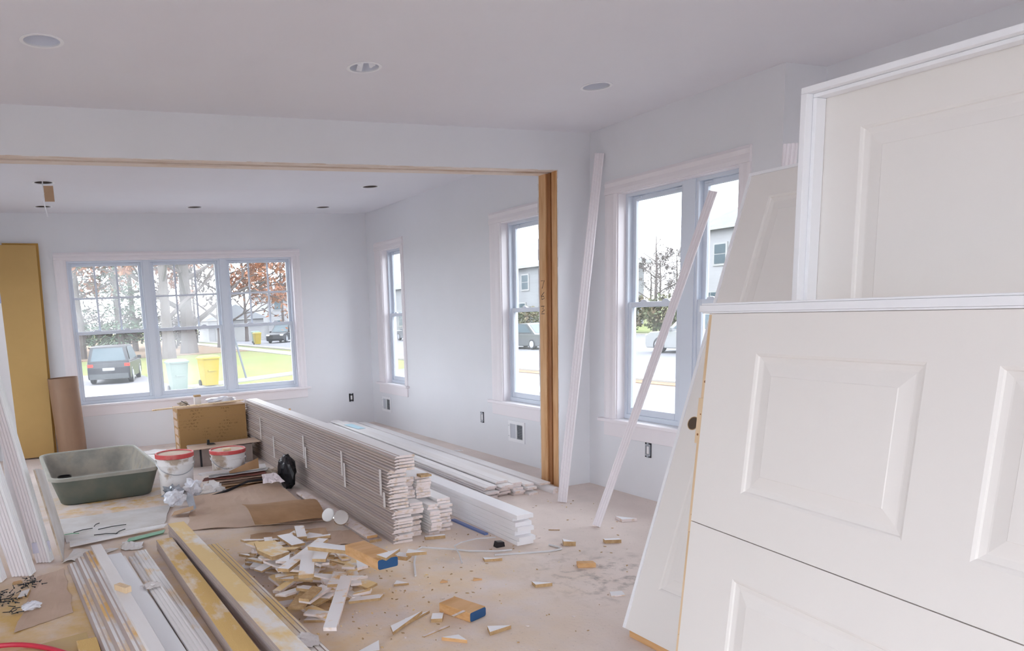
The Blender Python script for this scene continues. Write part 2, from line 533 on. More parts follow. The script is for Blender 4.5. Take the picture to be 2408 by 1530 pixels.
# partition between the two rooms with its wide cased-out opening
OPX0, OPX1, OPZ = -0.66, 3.72, 2.464
p = sempty('wall_partition')
hd = MB()
for y0, y1 in ((YP, YP + 0.014), (YPB - 0.014, YPB)):
    hd.box((XL, y0, OPZ), (XR, y1, HZ))
    hd.box((OPX1, y0, 0), (XR, y1, OPZ))
    hd.box((XL, y0, 0), (OPX0, y1, OPZ))
hd.build('drywall_sheet', WALL, p)
# rough framing seen in the opening: two header plates with a dark slot between, studs on the jamb
MB().box((OPX0, YP + 0.0142, OPZ - 0.004), (OPX1 + 0.1, YP + 0.090, OPZ + 0.12)).build('header_plate', PLATE, p)
MB().box((OPX0, YPB - 0.115, OPZ - 0.004), (OPX1 + 0.1, YPB - 0.0142, OPZ + 0.12)).build('header_plate', PLATE, p)
MB().box((OPX0, YP + 0.0905, OPZ + 0.112), (OPX1 + 0.1, YPB - 0.1155, OPZ + 0.12)).build('header_slot_shade', STUD_DK, p)  # dark wood tone paints the shade inside the slot
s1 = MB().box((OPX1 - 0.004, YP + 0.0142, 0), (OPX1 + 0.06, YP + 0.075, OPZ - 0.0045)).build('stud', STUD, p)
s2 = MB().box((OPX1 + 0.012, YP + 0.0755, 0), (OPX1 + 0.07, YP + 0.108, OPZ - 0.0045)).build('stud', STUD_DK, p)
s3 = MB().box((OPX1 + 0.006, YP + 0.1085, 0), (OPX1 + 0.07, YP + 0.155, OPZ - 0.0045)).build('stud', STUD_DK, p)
s4 = MB().box((OPX1 - 0.004, YP + 0.1555, 0), (OPX1 + 0.06, YPB - 0.0142, OPZ - 0.0045)).build('stud', STUD, p)
MB().box((OPX0 - 0.06, YP + 0.0142, 0), (OPX0 + 0.004, YPB - 0.0142, OPZ - 0.0045)).build('stud', STUD, p)
# pencil marks on the far stud of the jamb
pm = MB()
yy = YPB - 0.055
for strokes, zc in (([[(-.012, .03), (.014, .03), (-.004, -.03)]], 1.62), ([[(.012, .03), (-.012, 0), (-.006, -.028), (.012, -.02), (.008, 0), (-.01, -.004)]], 1.53),
                    ([[(-.014, .02), (.012, .02), (.0, .0), (.014, -.01), (-.01, -.028)], [(-.014, -.04), (.014, -.04)]], 1.43)):
    for st in strokes:
        pm.tube([(OPX1 - 0.0045, yy - a * 1.6, zc + b) for a, b in st], 0.0022, 5)
pm.build('pencil_mark', DARK, p)
# ragged torn paper edge of the drywall at the opening
rg = MB()
r_ = random.Random(3)
z = 0.0
while z < OPZ - 0.05:
    h = r_.uniform(0.03, 0.09); w = r_.uniform(0.001, 0.007)
    for yb in (YP + 0.001, YPB - 0.004):
        rg.box((OPX1 - w, yb, z), (OPX1, yb + 0.003, z + h))
    z += h
x = OPX0
while x < OPX1:
    h = r_.uniform(0.03, 0.12); w = r_.uniform(0.001, 0.006)
    rg.box((x, YP + 0.001, OPZ - w), (x + h, YP + 0.004, OPZ)); x += h
rg.build('torn_paper', PAPER, p)


# ------------------------------------------------------------------ windows
def window(name, loc, rz, W, z0, z1, mulls, rail, cl=0.1, cr=0.1, head=0.1, stool_over=0.04, apron=0.11, grille=0, film=GLASS, trim=True, panes=None, fin=None):
    """Local X along the wall as seen from inside, Y out of the room, Z up; mulls = [(x0,x1)...] solid posts between sash units."""
    o = sempty(name, loc, rz)
    if trim:
        e = 0.012
        hc = MB().prism([(-0.022, z1 - 0.004), (0, z1 - 0.004), (0, z1 + head), (-0.012, z1 + head), (-0.022, z1 + head - 0.02), (-0.016, z1 + head * 0.5), (-0.022, z1 + 0.02)], -cl, W + cr, 'x')
        hc.build('head_casing', CASE, o)
        for xa, xb in ((-cl, 0.004), (W - 0.004, W + cr)):
            MB().prism([(xa, 0), (xa, -0.014), (xa + (xb - xa) * 0.2, -0.019), (xa + (xb - xa) * 0.5, -0.015), (xa + (xb - xa) * 0.8, -0.019), (xb, -0.012), (xb, 0)], z0, z1 - 0.0045, 'z').build('side_casing', CASE, o)
        MB().box((-cl - stool_over, -0.05, z0 - 0.026), (W + cr + stool_over, 0.0, z0)).box((0, 0.0005, z0 - 0.0255), (W, 0.07, z0 - 0.0005)).build('stool', CASE, o, bevel=0.004)
        MB().box((-cl, -0.018, z0 - 0.026 - apron), (W + cr, 0, z0 - 0.0265)).build('apron', CASE, o, bevel=0.003)
    # jamb liner
    jm = MB()
    for a, b in (((0.0005, 0.0, z0), (0.012, 0.07, z1)), ((W - 0.012, 0, z0), (W - 0.0005, 0.07, z1)), ((0.0125, 0, z1 - 0.012), (W - 0.0125, 0.07, z1 - 0.0005))):
        jm.box(a, b)
    jm.build('jamb_liner', CASE, o)
    fw = 0.035
    xs = [0.0005] + [q for mm in mulls for q in mm] + [W - 0.0005]
    fr = MB()
    fr.box((0.0005, 0.071, z0 + 0.0005), (W - 0.0005, 0.155, z0 + fw)).box((0.0005, 0.071, z1 - fw), (W - 0.0005, 0.155, z1 - 0.0005))
    fr.box((0.0005, 0.071, z0 + fw), (fw, 0.155, z1 - fw)).box((W - fw, 0.071, z0 + fw), (W - 0.0005, 0.155, z1 - fw))
    fr.build('frame', VINYL, o)
    for a, b in mulls:
        MB().box((a + 0.02, 0.062, z0 + 0.0005), (b - 0.02, 0.0705, z1 - 0.001)).box((a, 0.071, z0 + fw), (b, 0.155, z1 - fw)).build('mullion_post', VINYL, o, bevel=0.003)
    units = [(xs[k] + (fw if k == 0 else 0), xs[k + 1] - (fw if k + 2 == len(xs) else 0)) for k in range(0, len(xs), 2)]
    zr = rail
    st = 0.034
    for ui, (a, b) in enumerate(units):
        for low, (w0, w1, ya, yb) in enumerate(((zr - 0.018, z1 - fw, 0.115, 0.145), (z0 + fw, zr + 0.022, 0.080, 0.112))):
            sash = MB()
            sash.box((a, ya, w0), (a + st, yb, w1)).box((b - st, ya, w0), (b, yb, w1))
            bt = 0.05 if low else 0.036
            sash.box((a + st, ya, w0), (b - st, yb, w0 + bt)).box((a + st, ya, w1 - 0.036), (b - st, yb, w1))
            s = sash.build('lower_sash' if low else 'upper_sash', VINYL, o, bevel=0.004)
            ym = (ya + yb) / 2
            gm = (panes or {}).get((ui, low), film)
            MB().box((a + st, ym - 0.003, w0 + bt), (b - st, ym + 0.003, w1 - 0.036)).build('pane', gm, s)
            if grille and not low:
                gw = (b - a - 2 * st)
                for k in (1, 2):
                    xc = a + st + gw * k / 3
                    MB().box((xc - 0.012, ym - 0.007, w0 + bt), (xc + 0.012, ym - 0.0035, w1 - 0.036)).build('muntin', VINYL, s)
                zc = grille
                MB().box((a + st, ym - 0.0105, zc - 0.012), (b - st, ym - 0.0072, zc + 0.012)).build('muntin', VINYL, s)
            if low:
                for k in (0.3, 0.72):
                    xc = a + (b - a) * k
                    lk = MB().prism([(xc - 0.035, w1), (xc + 0.035, w1), (xc + 0.022, w1 + 0.013), (xc - 0.01, w1 + 0.018), (xc - 0.025, w1 + 0.012)], ya + 0.004, ya + 0.024, 'y')
                    lk.build('sash_lock', VINYL, s)
            else:
                for k in (0.12, 0.88):
                    xc = a + (b - a) * k
                    MB().box((xc - 0.03, ya - 0.012, w1 - 0.018), (xc + 0.03, ya - 0.001, w1 - 0.006)).build('tilt_latch', VINYL, s)
    return o


fogged = glass_mat('window_glass_fogged', 0.04, [(1.20, 1.15, 0.30, 0.05), (1.15, 0.80, 0.26, 0.07)])
hazy = glass_mat('window_glass_hazy', 0.075)
window('window_1', (W_FAR[0], YF, 0), 0, W_FAR[1] - W_FAR[0], W_FAR[2], W_FAR[3], [(0.845, 0.96), (1.765, 1.88)], 1.385, cl=0.12, cr=0.085, head=0.08, grille=1.787,
       film=GLASS_F, panes={(0, 0): hazy, (1, 0): hazy, (1, 1): fogged, (2, 1): GLASS, (2, 0): GLASS})
window('window_2', (XR, W_E[1], 0), -PI / 2, W_E[1] - W_E[0], W_E[2], W_E[3], [], 1.42, cl=0.2, cr=0.06)
window('window_3', (XR, W_G[1], 0), -PI / 2, W_G[1] - W_G[0], W_G[2], W_G[3], [], 1.42, cl=0.175, cr=0.1)
window('window_4', (XR, W_D[1], 0), -PI / 2, W_D[1] - W_D[0], W_D[2], W_D[3], [(0.55, 0.70)], 1.425, cl=0.12, cr=0.075, head=0.095)
window('fill_window_5', (XL, W_L[0], 0), PI / 2, W_L[1] - W_L[0], W_L[2], W_L[3], [(1.15, 1.25), (2.35, 2.45)], 1.3, trim=False)  # out of view, added to bring fill light in from the left
window('fill_window_6', (W_B[1], YB, 0), PI, W_B[1] - W_B[0], W_B[2], W_B[3], [(1.27, 1.37), (2.6, 2.7), (3.93, 4.03)], 1.3, trim=False)  # unseen glazing behind the camera, added and widened for fill light
window('fill_window_7', (XLF, W_LF[0], 0), PI / 2, W_LF[1] - W_LF[0], W_LF[2], W_LF[3], [(0.82, 0.9), (1.7, 1.78)], 1.385, trim=False)  # unseen window added to light the far room
window('fill_window_8', (XJ, W_J[1], 0), -PI / 2, W_J[1] - W_J[0], W_J[2], W_J[3], [(1.05, 1.15)], 1.42, trim=False)  # unseen window added beside the camera to let in sky light


# ------------------------------------------------------------------ fixtures on ceiling and walls
def can_light(x, y, label, kind):
    t = thing('recessed_light', (x, y, HZ), label, 'light fixture', 'recessed can lights without bulbs')
    MB().lathe([(CAN_R - 0.001, 0.004), (CAN_R - 0.001, 0.10), (0.06, 0.115), (0.0, 0.115), (0.0, 0.117), (0.064, 0.118), (CAN_R + 0.001, 0.103), (CAN_R + 0.001, 0.004), (CAN_R - 0.001, 0.004)], 32).build('housing', CANM if kind != 'dark' else mat('can_brown', (0.16, 0.13, 0.12), 0.6), t, smooth=True)
    MB().lathe([(CAN_R - 0.004, 0.004), (CAN_R - 0.004, -0.003), (CAN_R + 0.012, -0.003), (CAN_R + 0.012, -0.0005), (CAN_R - 0.001, 0.0)], 32).build('rim', JAMBW, t, smooth=True)
    MB().lathe([(0.0, 0.08), (0.022, 0.08), (0.022, 0.114), (0, 0.114)], 14, c=(0.01, 0.01, 0)).build('socket', JAMBW if kind == 'near' else GREYM, t, smooth=True)
    return t


CAN_LABELS = ['can light in the near ceiling directly over the pile of dusty boards', 'can light in the near ceiling with white clips hanging inside',
              'can light in the near ceiling close to the wall corner', 'can light in the far room ceiling nearest the wooden post',
              'can light over the corner of the far room', 'can light above the middle of the triple window',
              'open can light with a brown cardboard tag hanging out', 'can light above the yellow panels']
for k, (x, y, kd) in enumerate(CANS):
    t = can_light(x, y, CAN_LABELS[k], 'dark' if kd == 'far' else 'near')
    if k == 1:
        for dx, dy, rr in ((-0.03, -0.04, 0.4), (0.02, -0.045, -0.3), (0.045, -0.02, 0.9), (-0.01, 0.03, 0.1)):
            mb = MB().box((-0.016, -0.002, -0.03), (0.016, 0.002, 0.03))
            q = mb.build('clip', JAMBW, t); q.location = (dx, dy, 0.02); q.rotation_euler = (0.5, rr, rr)
    if k == 2:
        MB().tube([(-0.03, 0, 0.1), (-0.02, 0.01, 0.02), (0.03, 0, 0.03), (0.05, 0, 0.09)], 0.004, 6).build('wire', DARK, t)
    if k == 6:
        MB().box((-0.005, -0.05, -0.17), (0.075, -0.046, -0.035)).build('tag', CARD, t)
        MB().tube([(0.0, -0.04, 0.1), (-0.01, -0.04, -0.02), (-0.005, -0.045, -0.1), (-0.02, -0.045, -0.16), (-0.005, -0.05, -0.24), (0.004, -0.05, -0.30)], 0.006, 6).build('wire', JAMBW, t, smooth=True)


def outlet(loc, rz, label):
    t = thing('outlet_box', loc, label, 'outlet box', 'open outlet boxes in the drywall', rz)
    # local: X along wall, -Y into the room
    MB().box((-0.031, -0.0035, -0.054), (0.031, -0.0005, 0.054)).build('cutout_shade', DARK, t)  # flat dark plate stands in for the shaded hole
    fr = MB()
    fr.box((-0.026, -0.008, -0.044), (-0.018, -0.004, 0.044)).box((0.018, -0.008, -0.044), (0.026, -0.004, 0.044))
    fr.box((-0.018, -0.008, 0.030), (0.018, -0.004, 0.044)).box((-0.018, -0.008, -0.044), (0.018, -0.004, -0.030))
    fr.build('box_rim', BLACK if rz == 0 else GREYM, t)
    MB().box((-0.013, -0.007, -0.028), (0.013, -0.004, 0.028)).build('device', PAPER, t)
    for zz in (-0.05, 0.05):
        MB().box((-0.01, -0.009, zz - 0.006), (0.01, -0.004, zz + 0.006)).build('ear', GREYM, t)


outlet((3.695, YF, 0.36), 0, 'black rimmed outlet box on the wall beside the triple window')
outlet((XR, 6.68, 0.365), -PI / 2, 'open outlet box low between two tall windows')
outlet((XR, 4.35, 0.37), -PI / 2, 'open outlet box under the double window')


def vent(y0, y1, z0, z1, label):
    t = thing('wall_register', (XR, y1, z0), label, 'vent', 'white wall registers', -PI / 2)
    W, H = y1 - y0, z1 - z0
    b = 0.03
    fr = MB()
    fr.box((0, -0.012, 0), (W, -0.0005, b)).box((0, -0.012, H - b), (W, -0.0005, H))
    fr.box((0, -0.012, b), (b, -0.0005, H - b)).box((W - b, -0.012, b), (W, -0.0005, H - b)).box((W * 0.5 - 0.008, -0.012, b), (W * 0.5 + 0.008, -0.0005, H - b))
    fr.build('frame', JAMBW, t)
    MB().box((b, -0.007, b), (W * 0.5 - 0.0085, -0.0005, H - b)).build('damper', mat('register_grey', (0.55, 0.57, 0.62), 0.5), t)
    MB().box((W * 0.5 + 0.0085, -0.003, b), (W - b, -0.0005, H - b)).build('opening', mat('register_shade', (0.10, 0.11, 0.12), 0.7), t)  # dark plate paints the shade behind the slats
    n = 9
    for k in range(n):
        zz = b + (H - 2 * b) * (k + 0.5) / n
        MB().box((W * 0.5 + 0.0085, -0.009, zz - 0.002), (W - b, -0.0035, zz + 0.002)).build('slat', mat('register_slat', (0.30, 0.32, 0.35), 0.5), t)
    for zz in (0.25, 0.75):
        MB().lathe([(0, -0.003), (0.006, 0), (0, 0.003)], 10, c=(0.012, -0.0145, H * zz)).build('screw', GREYM, t)


vent(5.925, 6.19, 0.195, 0.392, 'white wall register beside the wooden post')
vent(8.91, 9.18, 0.187, 0.38, 'white wall register in the far corner under the narrow window')

# ------------------------------------------------------------------ doors waiting against the wall
def panel_face(mb, W, H, panels, y, sgn, m=0):
    """Panelled face in the XZ plane at depth y, facing -Y when sgn=-1."""
    xs = sorted({0, W, *[q for p_ in panels for q in (p_[0], p_[1])]})
    zs = sorted({0, H, *[q for p_ in panels for q in (p_[2], p_[3])]})
    for i in range(len(xs) - 1):
        for j in range(len(zs) - 1):
            cx, cz = (xs[i] + xs[i + 1]) / 2, (zs[j] + zs[j + 1]) / 2
            if any(p_[0] < cx < p_[1] and p_[2] < cz < p_[3] for p_ in panels):
                continue
            mb.face([(xs[i], y, zs[j]), (xs[i + 1], y, zs[j]), (xs[i + 1], y, zs[j + 1]), (xs[i], y, zs[j + 1])], m)
    for (x0, x1, z0, z1) in panels:
        steps = [(0, 0), (0.007, 0.003), (0.010, 0.007), (0.024, 0.0095), (0.028, 0.0095), (0.062, 0.004), (0.064, 0.0025)]
        for (i0, d0), (i1, d1) in zip(steps, steps[1:]):
            A = [(x0 + i0, z0 + i0), (x1 - i0, z0 + i0), (x1 - i0, z1 - i0), (x0 + i0, z1 - i0)]
            B = [(x0 + i1, z0 + i1), (x1 - i1, z0 + i1), (x1 - i1, z1 - i1), (x0 + i1, z1 - i1)]
            for k in range(4):
                j = (k + 1) % 4
                mb.face([(A[k][0], y - sgn * d0, A[k][1]), (A[j][0], y - sgn * d0, A[j][1]), (B[j][0], y - sgn * d1, B[j][1]), (B[k][0], y - sgn * d1, B[k][1])], m)
        i1, d1 = steps[-1]
        mb.face([(x0 + i1, y - sgn * d1, z0 + i1), (x1 - i1, y - sgn * d1, z0 + i1), (x1 - i1, y - sgn * d1, z1 - i1), (x0 + i1, y - sgn * d1, z1 - i1)], m)


def door_mesh(name, W, H, T, panels):
    mb = MB()
    panel_face(mb, W, H, panels, 0, -1)
    panel_face(mb, W, H, panels, T, 1)
    mb.face([(0, 0, 0), (0, T, 0), (0, T, H), (0, 0, H)]); mb.face([(W, 0, 0), (W, T, 0), (W, T, H), (W, 0, H)])
    mb.face([(0, 0, 0), (W, 0, 0), (W, T, 0), (0, T, 0)]); mb.face([(0, 0, H), (W, 0, H), (W, T, H), (0, T, H)])
    return mb.mesh(name, DOORW, merge=True)


def basis(o, xd, yd, zd, p):
    m = Matrix((Vector(xd), Vector(yd), Vector(zd))).transposed().to_4x4()
    m.translation = Vector(p)
    o.matrix_world = m


# pair of leaves standing on their long edge in one jamb; far end shows the raw pine of the door edge
a_ = Vector((-0.13904, -0.99029, 0)); b_ = Vector((-0.08874, 0.01246, -0.99598)); n_ = a_.cross(-b_)
t = thing('double_door_unit', (0, 0, 0), 'white panelled double door unit lying on its long side with raw pine ends', 'door')
basis(t, a_, a_.cross(b_) * (1 if a_.cross(b_).x > 0 else -1), -b_, Vector((1.942, 1.836, 1.411)))
# local X along length, Y into the stack (away from the camera side), Z up the slab; z=0 is the top edge
LW, LL, TD = 0.664, 2.02, 0.035
for k, z1 in enumerate((0.0, -0.667)):
    zt = z1
    # panels measured from the leaf's lower edge
    if k == 0:
        pn = [(0.203, 0.722, LW - 0.532, LW - 0.115), (0.88, 1.30, LW - 0.532, LW - 0.115), (1.46, 1.84, LW - 0.532, LW - 0.115)]
    else:
        pn = [(0.208, 0.738, LW - 0.54, LW - 0.126), (0.88, 1.30, LW - 0.54, LW - 0.126), (1.46, 1.84, LW - 0.54, LW - 0.126)]
    lf = link('leaf', door_mesh('leaf', LL, LW, TD, pn), t)
    lf.location = (0, 0, zt - LW)
    # pine end rail of the leaf
    cuts = [0.0, 0.26, 0.262, 0.40, 0.402, 0.55, 0.552, LW] if k == 0 else [0.0, 0.2, 0.202, 0.36, 0.362, LW]
    for q in range(0, len(cuts), 2):
        pr = 0.004 if (q // 2) % 2 else 0.0015
        MB().box((-pr, 0.0015, LW - cuts[q + 1]), (-0.0003, TD - 0.0015, LW - cuts[q])).build('pine_block', PINE, lf)
    for zz, rr in ((LW - 0.27, 0.006), (LW - 0.42, 0.008), (LW - 0.585, 0.004), (0.2, 0.003)):
        MB().lathe([(0, 0), (rr, 0), (rr, 0.0006), (0, 0.0006)], 12).build('knot', STUD_DK, lf).matrix_local = Matrix.Translation((-0.005, TD * 0.5, zz)) @ Matrix.Rotation(PI / 2, 4, 'Y')
# finger-jointed pine stile of the unit's back, sticking out past the leaves
zc_ = 0.0
for q, (h_, xo, yo) in enumerate(((0.27, -0.068, 0.044), (0.15, -0.070, 0.038), (0.30, -0.066, 0.044), (0.36, -0.062, 0.042), (0.25, -0.060, 0.040))):
    st_ = MB().box((xo, yo, zc_ - h_ + 0.0008), (0.10, yo + 0.022, zc_)).build('pine_stile', PINE, t)
    for zz, yy_, rr in ((0.8, 0.012, 0.004), (0.35, 0.016, 0.0025)):
        k_ = MB().lathe([(0, 0), (rr, 0), (rr, 0.0006), (0, 0.0006)], 10).build('knot', STUD_DK, st_)
        k_.matrix_local = Matrix.Translation((xo + yy_, yo - 0.0003, zc_ - h_ * zz)) @ Matrix.Rotation(PI / 2, 4, 'X')
    zc_ -= h_
jb = MB()
jb.box((-0.042, -0.016, 0.006), (LL + 0.03, 0.105, 0.026)).box((-0.030, -0.013, 0.001), (LL + 0.03, 0.02, 0.0058)).box((-0.036, -0.0145, 0.0265), (LL + 0.03, 0.05, 0.032))
jb.build('side_jamb', JAMBW, t, bevel=0.0012)
MB().box((-0.02, -0.013, -1.358), (LL + 0.03, 0.105, -1.336)).build('side_jamb', JAMBW, t, bevel=0.0012)

# upright prehung door in its jamb frame, beside it
t = thing('prehung_door', (0, 0, 0), 'upright panelled door hung in a bright white jamb frame', 'door')
xd = Vector((0.07, -1, 0)).normalized(); zd = Vector((0.006, 0, 1)).normalized(); yd = zd.cross(xd).normalized(); xd = yd.cross(zd)
basis(t, xd, yd, zd, Vector((2.175, 1.754, 0)) - zd * 0.0)
DW, DH = 0.84, 2.07
JT = 0.018
f_ = MB()
f_.box((0, 0, 0.0), (JT, 0.115, DH - JT - 0.0003))
f_.box((0.0185, 0.03, 0.0), (0.030, 0.0765, DH - JT - 0.0123))
f_.build('side_jamb', JAMBW, t, bevel=0.0015)
MB().box((DW - JT, 0, 0.0), (DW, 0.115, DH - JT - 0.0003)).build('side_jamb', JAMBW, t, bevel=0.0015)
MB().box((0, 0, DH - JT), (DW, 0.115, DH)).box((JT + 0.0005, 0.03, DH - JT - 0.012), (DW - JT, 0.0765, DH - JT - 0.0005)).build('head_jamb', JAMBW, t, bevel=0.0015)
sw, sh = DW - 2 * JT - 0.006, DH - JT - 0.012
sl = link('door_slab', door_mesh('door_slab', sw, sh, 0.035, [(0.115, sw - 0.115, 1.12, sh - 0.112), (0.115, sw - 0.115, 0.22, 0.98)]), t)
sl.location = (JT + 0.003, 0.078, 0.008)
for zz in (0.3, 1.05, 1.78):
    MB().lathe([(0, -0.045), (0.006, -0.045), (0.006, 0.045), (0, 0.045)], 10, c=(JT + 0.001, 0.119, zz)).build('hinge', GREYM, t, smooth=True)

# leaning door slab with its lock hole
t = thing('leaning_door', (0, 0, 0), 'tall cream door slab leaning steeply beside the window, round lock hole in it', 'door')
zd = Vector((0.681, 0, 1.973)).normalized(); xd = Vector((0, -1, 0)); yd = zd.cross(xd).normalized()
basis(t, xd, yd, zd, Vector((2.238, 2.552, 0.035)))
W2, H2 = 0.70, 2.045
sl = link('door_slab', door_mesh('door_slab', W2, H2, 0.035, [(0.12, W2 - 0.12, 1.08, H2 - 0.105), (0.12, W2 - 0.12, 0.215, 0.92)]), t)
MB().box((-0.014, -0.004, 0.0), (-0.0005, 0.04, H2)).build('edge_jamb', JAMBW, t)
MB().box((-0.014, -0.004, H2 + 0.0005), (W2, 0.04, H2 + 0.014)).build('head_strip', JAMBW, t)
hole = MB().lathe([(0, -0.0012), (0.027, -0.0012), (0.027, 0.0), (0, 0.0)], 28)
h_ = hole.build('lock_hole', mat('hole_shadow', (0.10, 0.07, 0.05), 0.9), t); h_.rotation_euler = (PI / 2, 0, 0); h_.location = (0.058, -0.0008, 0.945)
h2 = MB().lathe([(0.0265, -0.002), (0.030, -0.002), (0.030, 0.0), (0.0265, 0.0), (0.0265, -0.002)], 28).build('hole_edge', MDF, t); h2.rotation_euler = (PI / 2, 0, 0); h2.location = (0.058, -0.0008, 0.945)
MB().box((-0.0155, 0.008, 0.90), (-0.0142, 0.03, 0.99)).build('latch_mortise', MDF, t)
# timber the doors stand on
tag(MB().box((2.246, 1.80, 0.0), (2.285, 2.535, 0.03)).build('floor_batten', BLOCKWOOD, bevel=0.002), 'wood batten on the floor under the leaning door', 'batten')
# stacked slabs behind carry the leaning door
for k in range(3):
    d_ = link('door_slab', door_mesh('spare_slab', 0.62, 2.0, 0.035, [(0.1, 0.52, 1.1, 1.89), (0.1, 0.52, 0.22, 0.95)]))
    basis(d_, (0, -1, 0), (0.99, 0, -0.12), (0.12, 0, 0.99), (2.99 + 0.05 * k, 1.55, 0.0045))
    tag(d_, ('first', 'second', 'third')[k] + ' spare door slab standing behind the leaning door', 'door', 'spare door slabs')

# ------------------------------------------------------------------ boards
def profile(kind, w, t):
    h = w / 2
    if kind == 'rect':
        c = 0.0015
        return [(-h + c, 0), (h - c, 0), (h, c), (h, t - c), (h - c, t), (-h + c, t), (-h, t - c), (-h, c)]
    if kind == 'base':
        return [(-h, 0), (h, 0), (h, t), (-h + 0.035, t), (-h + 0.028, t * 0.8), (-h + 0.014, t * 0.72), (-h + 0.005, t * 0.5), (-h, t * 0.42)]
    if kind == 'casing':
        pts = [(-h, 0), (h, 0), (h, t * 0.85), (h - 0.004, t)]
        n = 3
        for k in range(n):
            cx = h - w * (k + 0.75) / (n + 0.5)
            g = w * 0.055
            pts += [(cx + g, t), (cx + g * 0.5, t - 0.004), (cx - g * 0.5, t - 0.004), (cx - g, t)]
        pts += [(-h + 0.004, t), (-h, t * 0.7)]
        return pts
    if kind == 'round':
        return [(-h, 0), (h, 0)] + [(h * math.cos(q * PI / 8), t * 0.35 + t * 0.65 * math.sin(q * PI / 8)) for q in range(0, 9)]


BM = {}
_U = ['', 'first', 'second', 'third', 'fourth', 'fifth', 'sixth', 'seventh', 'eighth', 'ninth']
ORDW = ['topmost'] + _U[2:] + ['tenth', 'eleventh', 'twelfth', 'thirteenth', 'fourteenth', 'fifteenth', 'sixteenth', 'seventeenth', 'eighteenth', 'nineteenth', 'twentieth'] + ['twenty-' + q for q in _U[1:]]


def board_mesh(kind, w, t, Lb, m=PRIMED, mend=BOARD_END, side=None):
    key = (kind, w, t, Lb, m.name, mend.name, side.name if side else '')
    if key not in BM:
        mb = MB().prism(profile(kind, w, t), 0, Lb, 'y', 0, 1)
        me = mb.mesh('board', [m, mend] + ([side] if side else []))
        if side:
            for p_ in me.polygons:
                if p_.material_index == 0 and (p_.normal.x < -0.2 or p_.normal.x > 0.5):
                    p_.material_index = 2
        BM[key] = me
    return BM[key]


def board(name, kind, w, t, Lb, loc, yaw, label, group=None, m=PRIMED, mend=BOARD_END, side=None, pitch=0.0, roll=0.0):
    o = link(name, board_mesh(kind, w, t, Lb, m, mend, side))
    o.location = loc
    o.rotation_euler = (pitch, roll, yaw)
    return tag(o, label, 'board', group)


def stack(n, name, kind, w, t, step, Lb, x, y, zb, yaw, label, group, jy=0.02, jx=0.003, m=PRIMED, side=None, seed=1, mend=BOARD_END, start=0):
    r = random.Random(seed)
    for k in range(n):
        lb = label
        if '{}' in label:
            q = n - 1 - k + start
            lb = label.format(ORDW[q] if q < len(ORDW) else 'lower')
        board(name, kind, w, t, Lb, (x + r.uniform(-jx, jx), y + r.uniform(-jy, jy), zb + k * step), yaw, lb, group, m, mend, side)


def tie(name, x0, x1, y, z0, z1, label):
    """Plastic band seen as a U on the side and top of a bundle."""
    mb = MB().box((x0 - 0.003, y, z0), (x0 - 0.0012, y + 0.03, z1 + 0.003))
    mb.box((x0 - 0.0012, y, z1 + 0.0012), (x1, y + 0.03, z1 + 0.003))
    return mb.build(name, TAPE)


# tall stack of baseboards
SYAW = -0.014
LBL = '{} baseboard, counted from the top, of the tall stack beside the printed box'
GRP = 'baseboards in the tall stack'
stack(11, 'primed_board', 'base', 0.136, 0.0150, 0.0205, 4.1, 1.985, 4.31, 0.0, SYAW, LBL, GRP, 0.02, side=BOARD_EDGE, seed=3, start=18)
stack(13, 'primed_board', 'base', 0.134, 0.0150, 0.0203, 4.05, 1.972, 4.335, 0.2265, SYAW, LBL, GRP, 0.02, side=BOARD_EDGE, seed=4, start=5)
stack(5, 'primed_board', 'base', 0.134, 0.0150, 0.0203, 4.1, 1.972, 4.215, 0.4915, SYAW, LBL, GRP, 0.006, side=BOARD_EDGE, seed=5)
# bands of clear wrap round the bundles
for y, z0, z1 in ((7.6, 0.24, 0.46), (7.1, 0.12, 0.33), (6.1, 0.27, 0.47), (6.05, 0.2, 0.38), (5.15, 0.30, 0.48), (5.1, 0.22, 0.40), (4.42, 0.30, 0.47), (4.37, 0.23, 0.33)):
    xx = 1.972 - 0.067 - 0.0085 + 0.014 * (y - 4.3)
    mb = MB().box((xx - 0.0025, y, z0), (xx, y + 0.03, z1))
    tag(mb.build('wrap_band', TAPE), 'clear plastic band wrapped on the tall baseboard stack', 'band', 'bands on the tall stack')
# narrower casings stacked against it
G2 = 'casings against the tall stack'
LA, LBB, LC = '{} narrow casing, counted from the top, of the column touching the tall stack', '{} narrow casing, counted from the top, of the middle low column', '{} narrow casing, counted from the top, of the low column facing the square-edged boards'
stack(9, 'primed_casing', 'rect', 0.092, 0.0165, 0.0180, 3.9, 2.113, 4.40, 0.0, SYAW, LA, G2, 0.03, seed=11, start=12)
stack(4, 'primed_casing', 'rect', 0.092, 0.0165, 0.0185, 3.9, 2.113, 4.36, 0.163, SYAW, LA, G2, 0.01, seed=12, start=8)
stack(11, 'primed_casing', 'rect', 0.076, 0.0165, 0.0185, 3.9, 2.2435, 4.36, 0.0, SYAW, LBB, G2, 0.035, seed=13, start=8)
stack(12, 'primed_casing', 'rect', 0.096, 0.0165, 0.0190, 3.9, 2.3385, 4.40, 0.0, SYAW, LC, G2, 0.03, seed=14, start=0)
stack(8, 'primed_casing', 'rect', 0.092, 0.0165, 0.0180, 3.9, 2.115, 4.50, 0.2395, SYAW, LA, G2, 0.02, seed=15, start=0)
stack(8, 'primed_casing', 'rect', 0.106, 0.0165, 0.0182, 3.9, 2.226, 4.48, 0.2305, SYAW, LBB, G2, 0.02, seed=16, start=0)
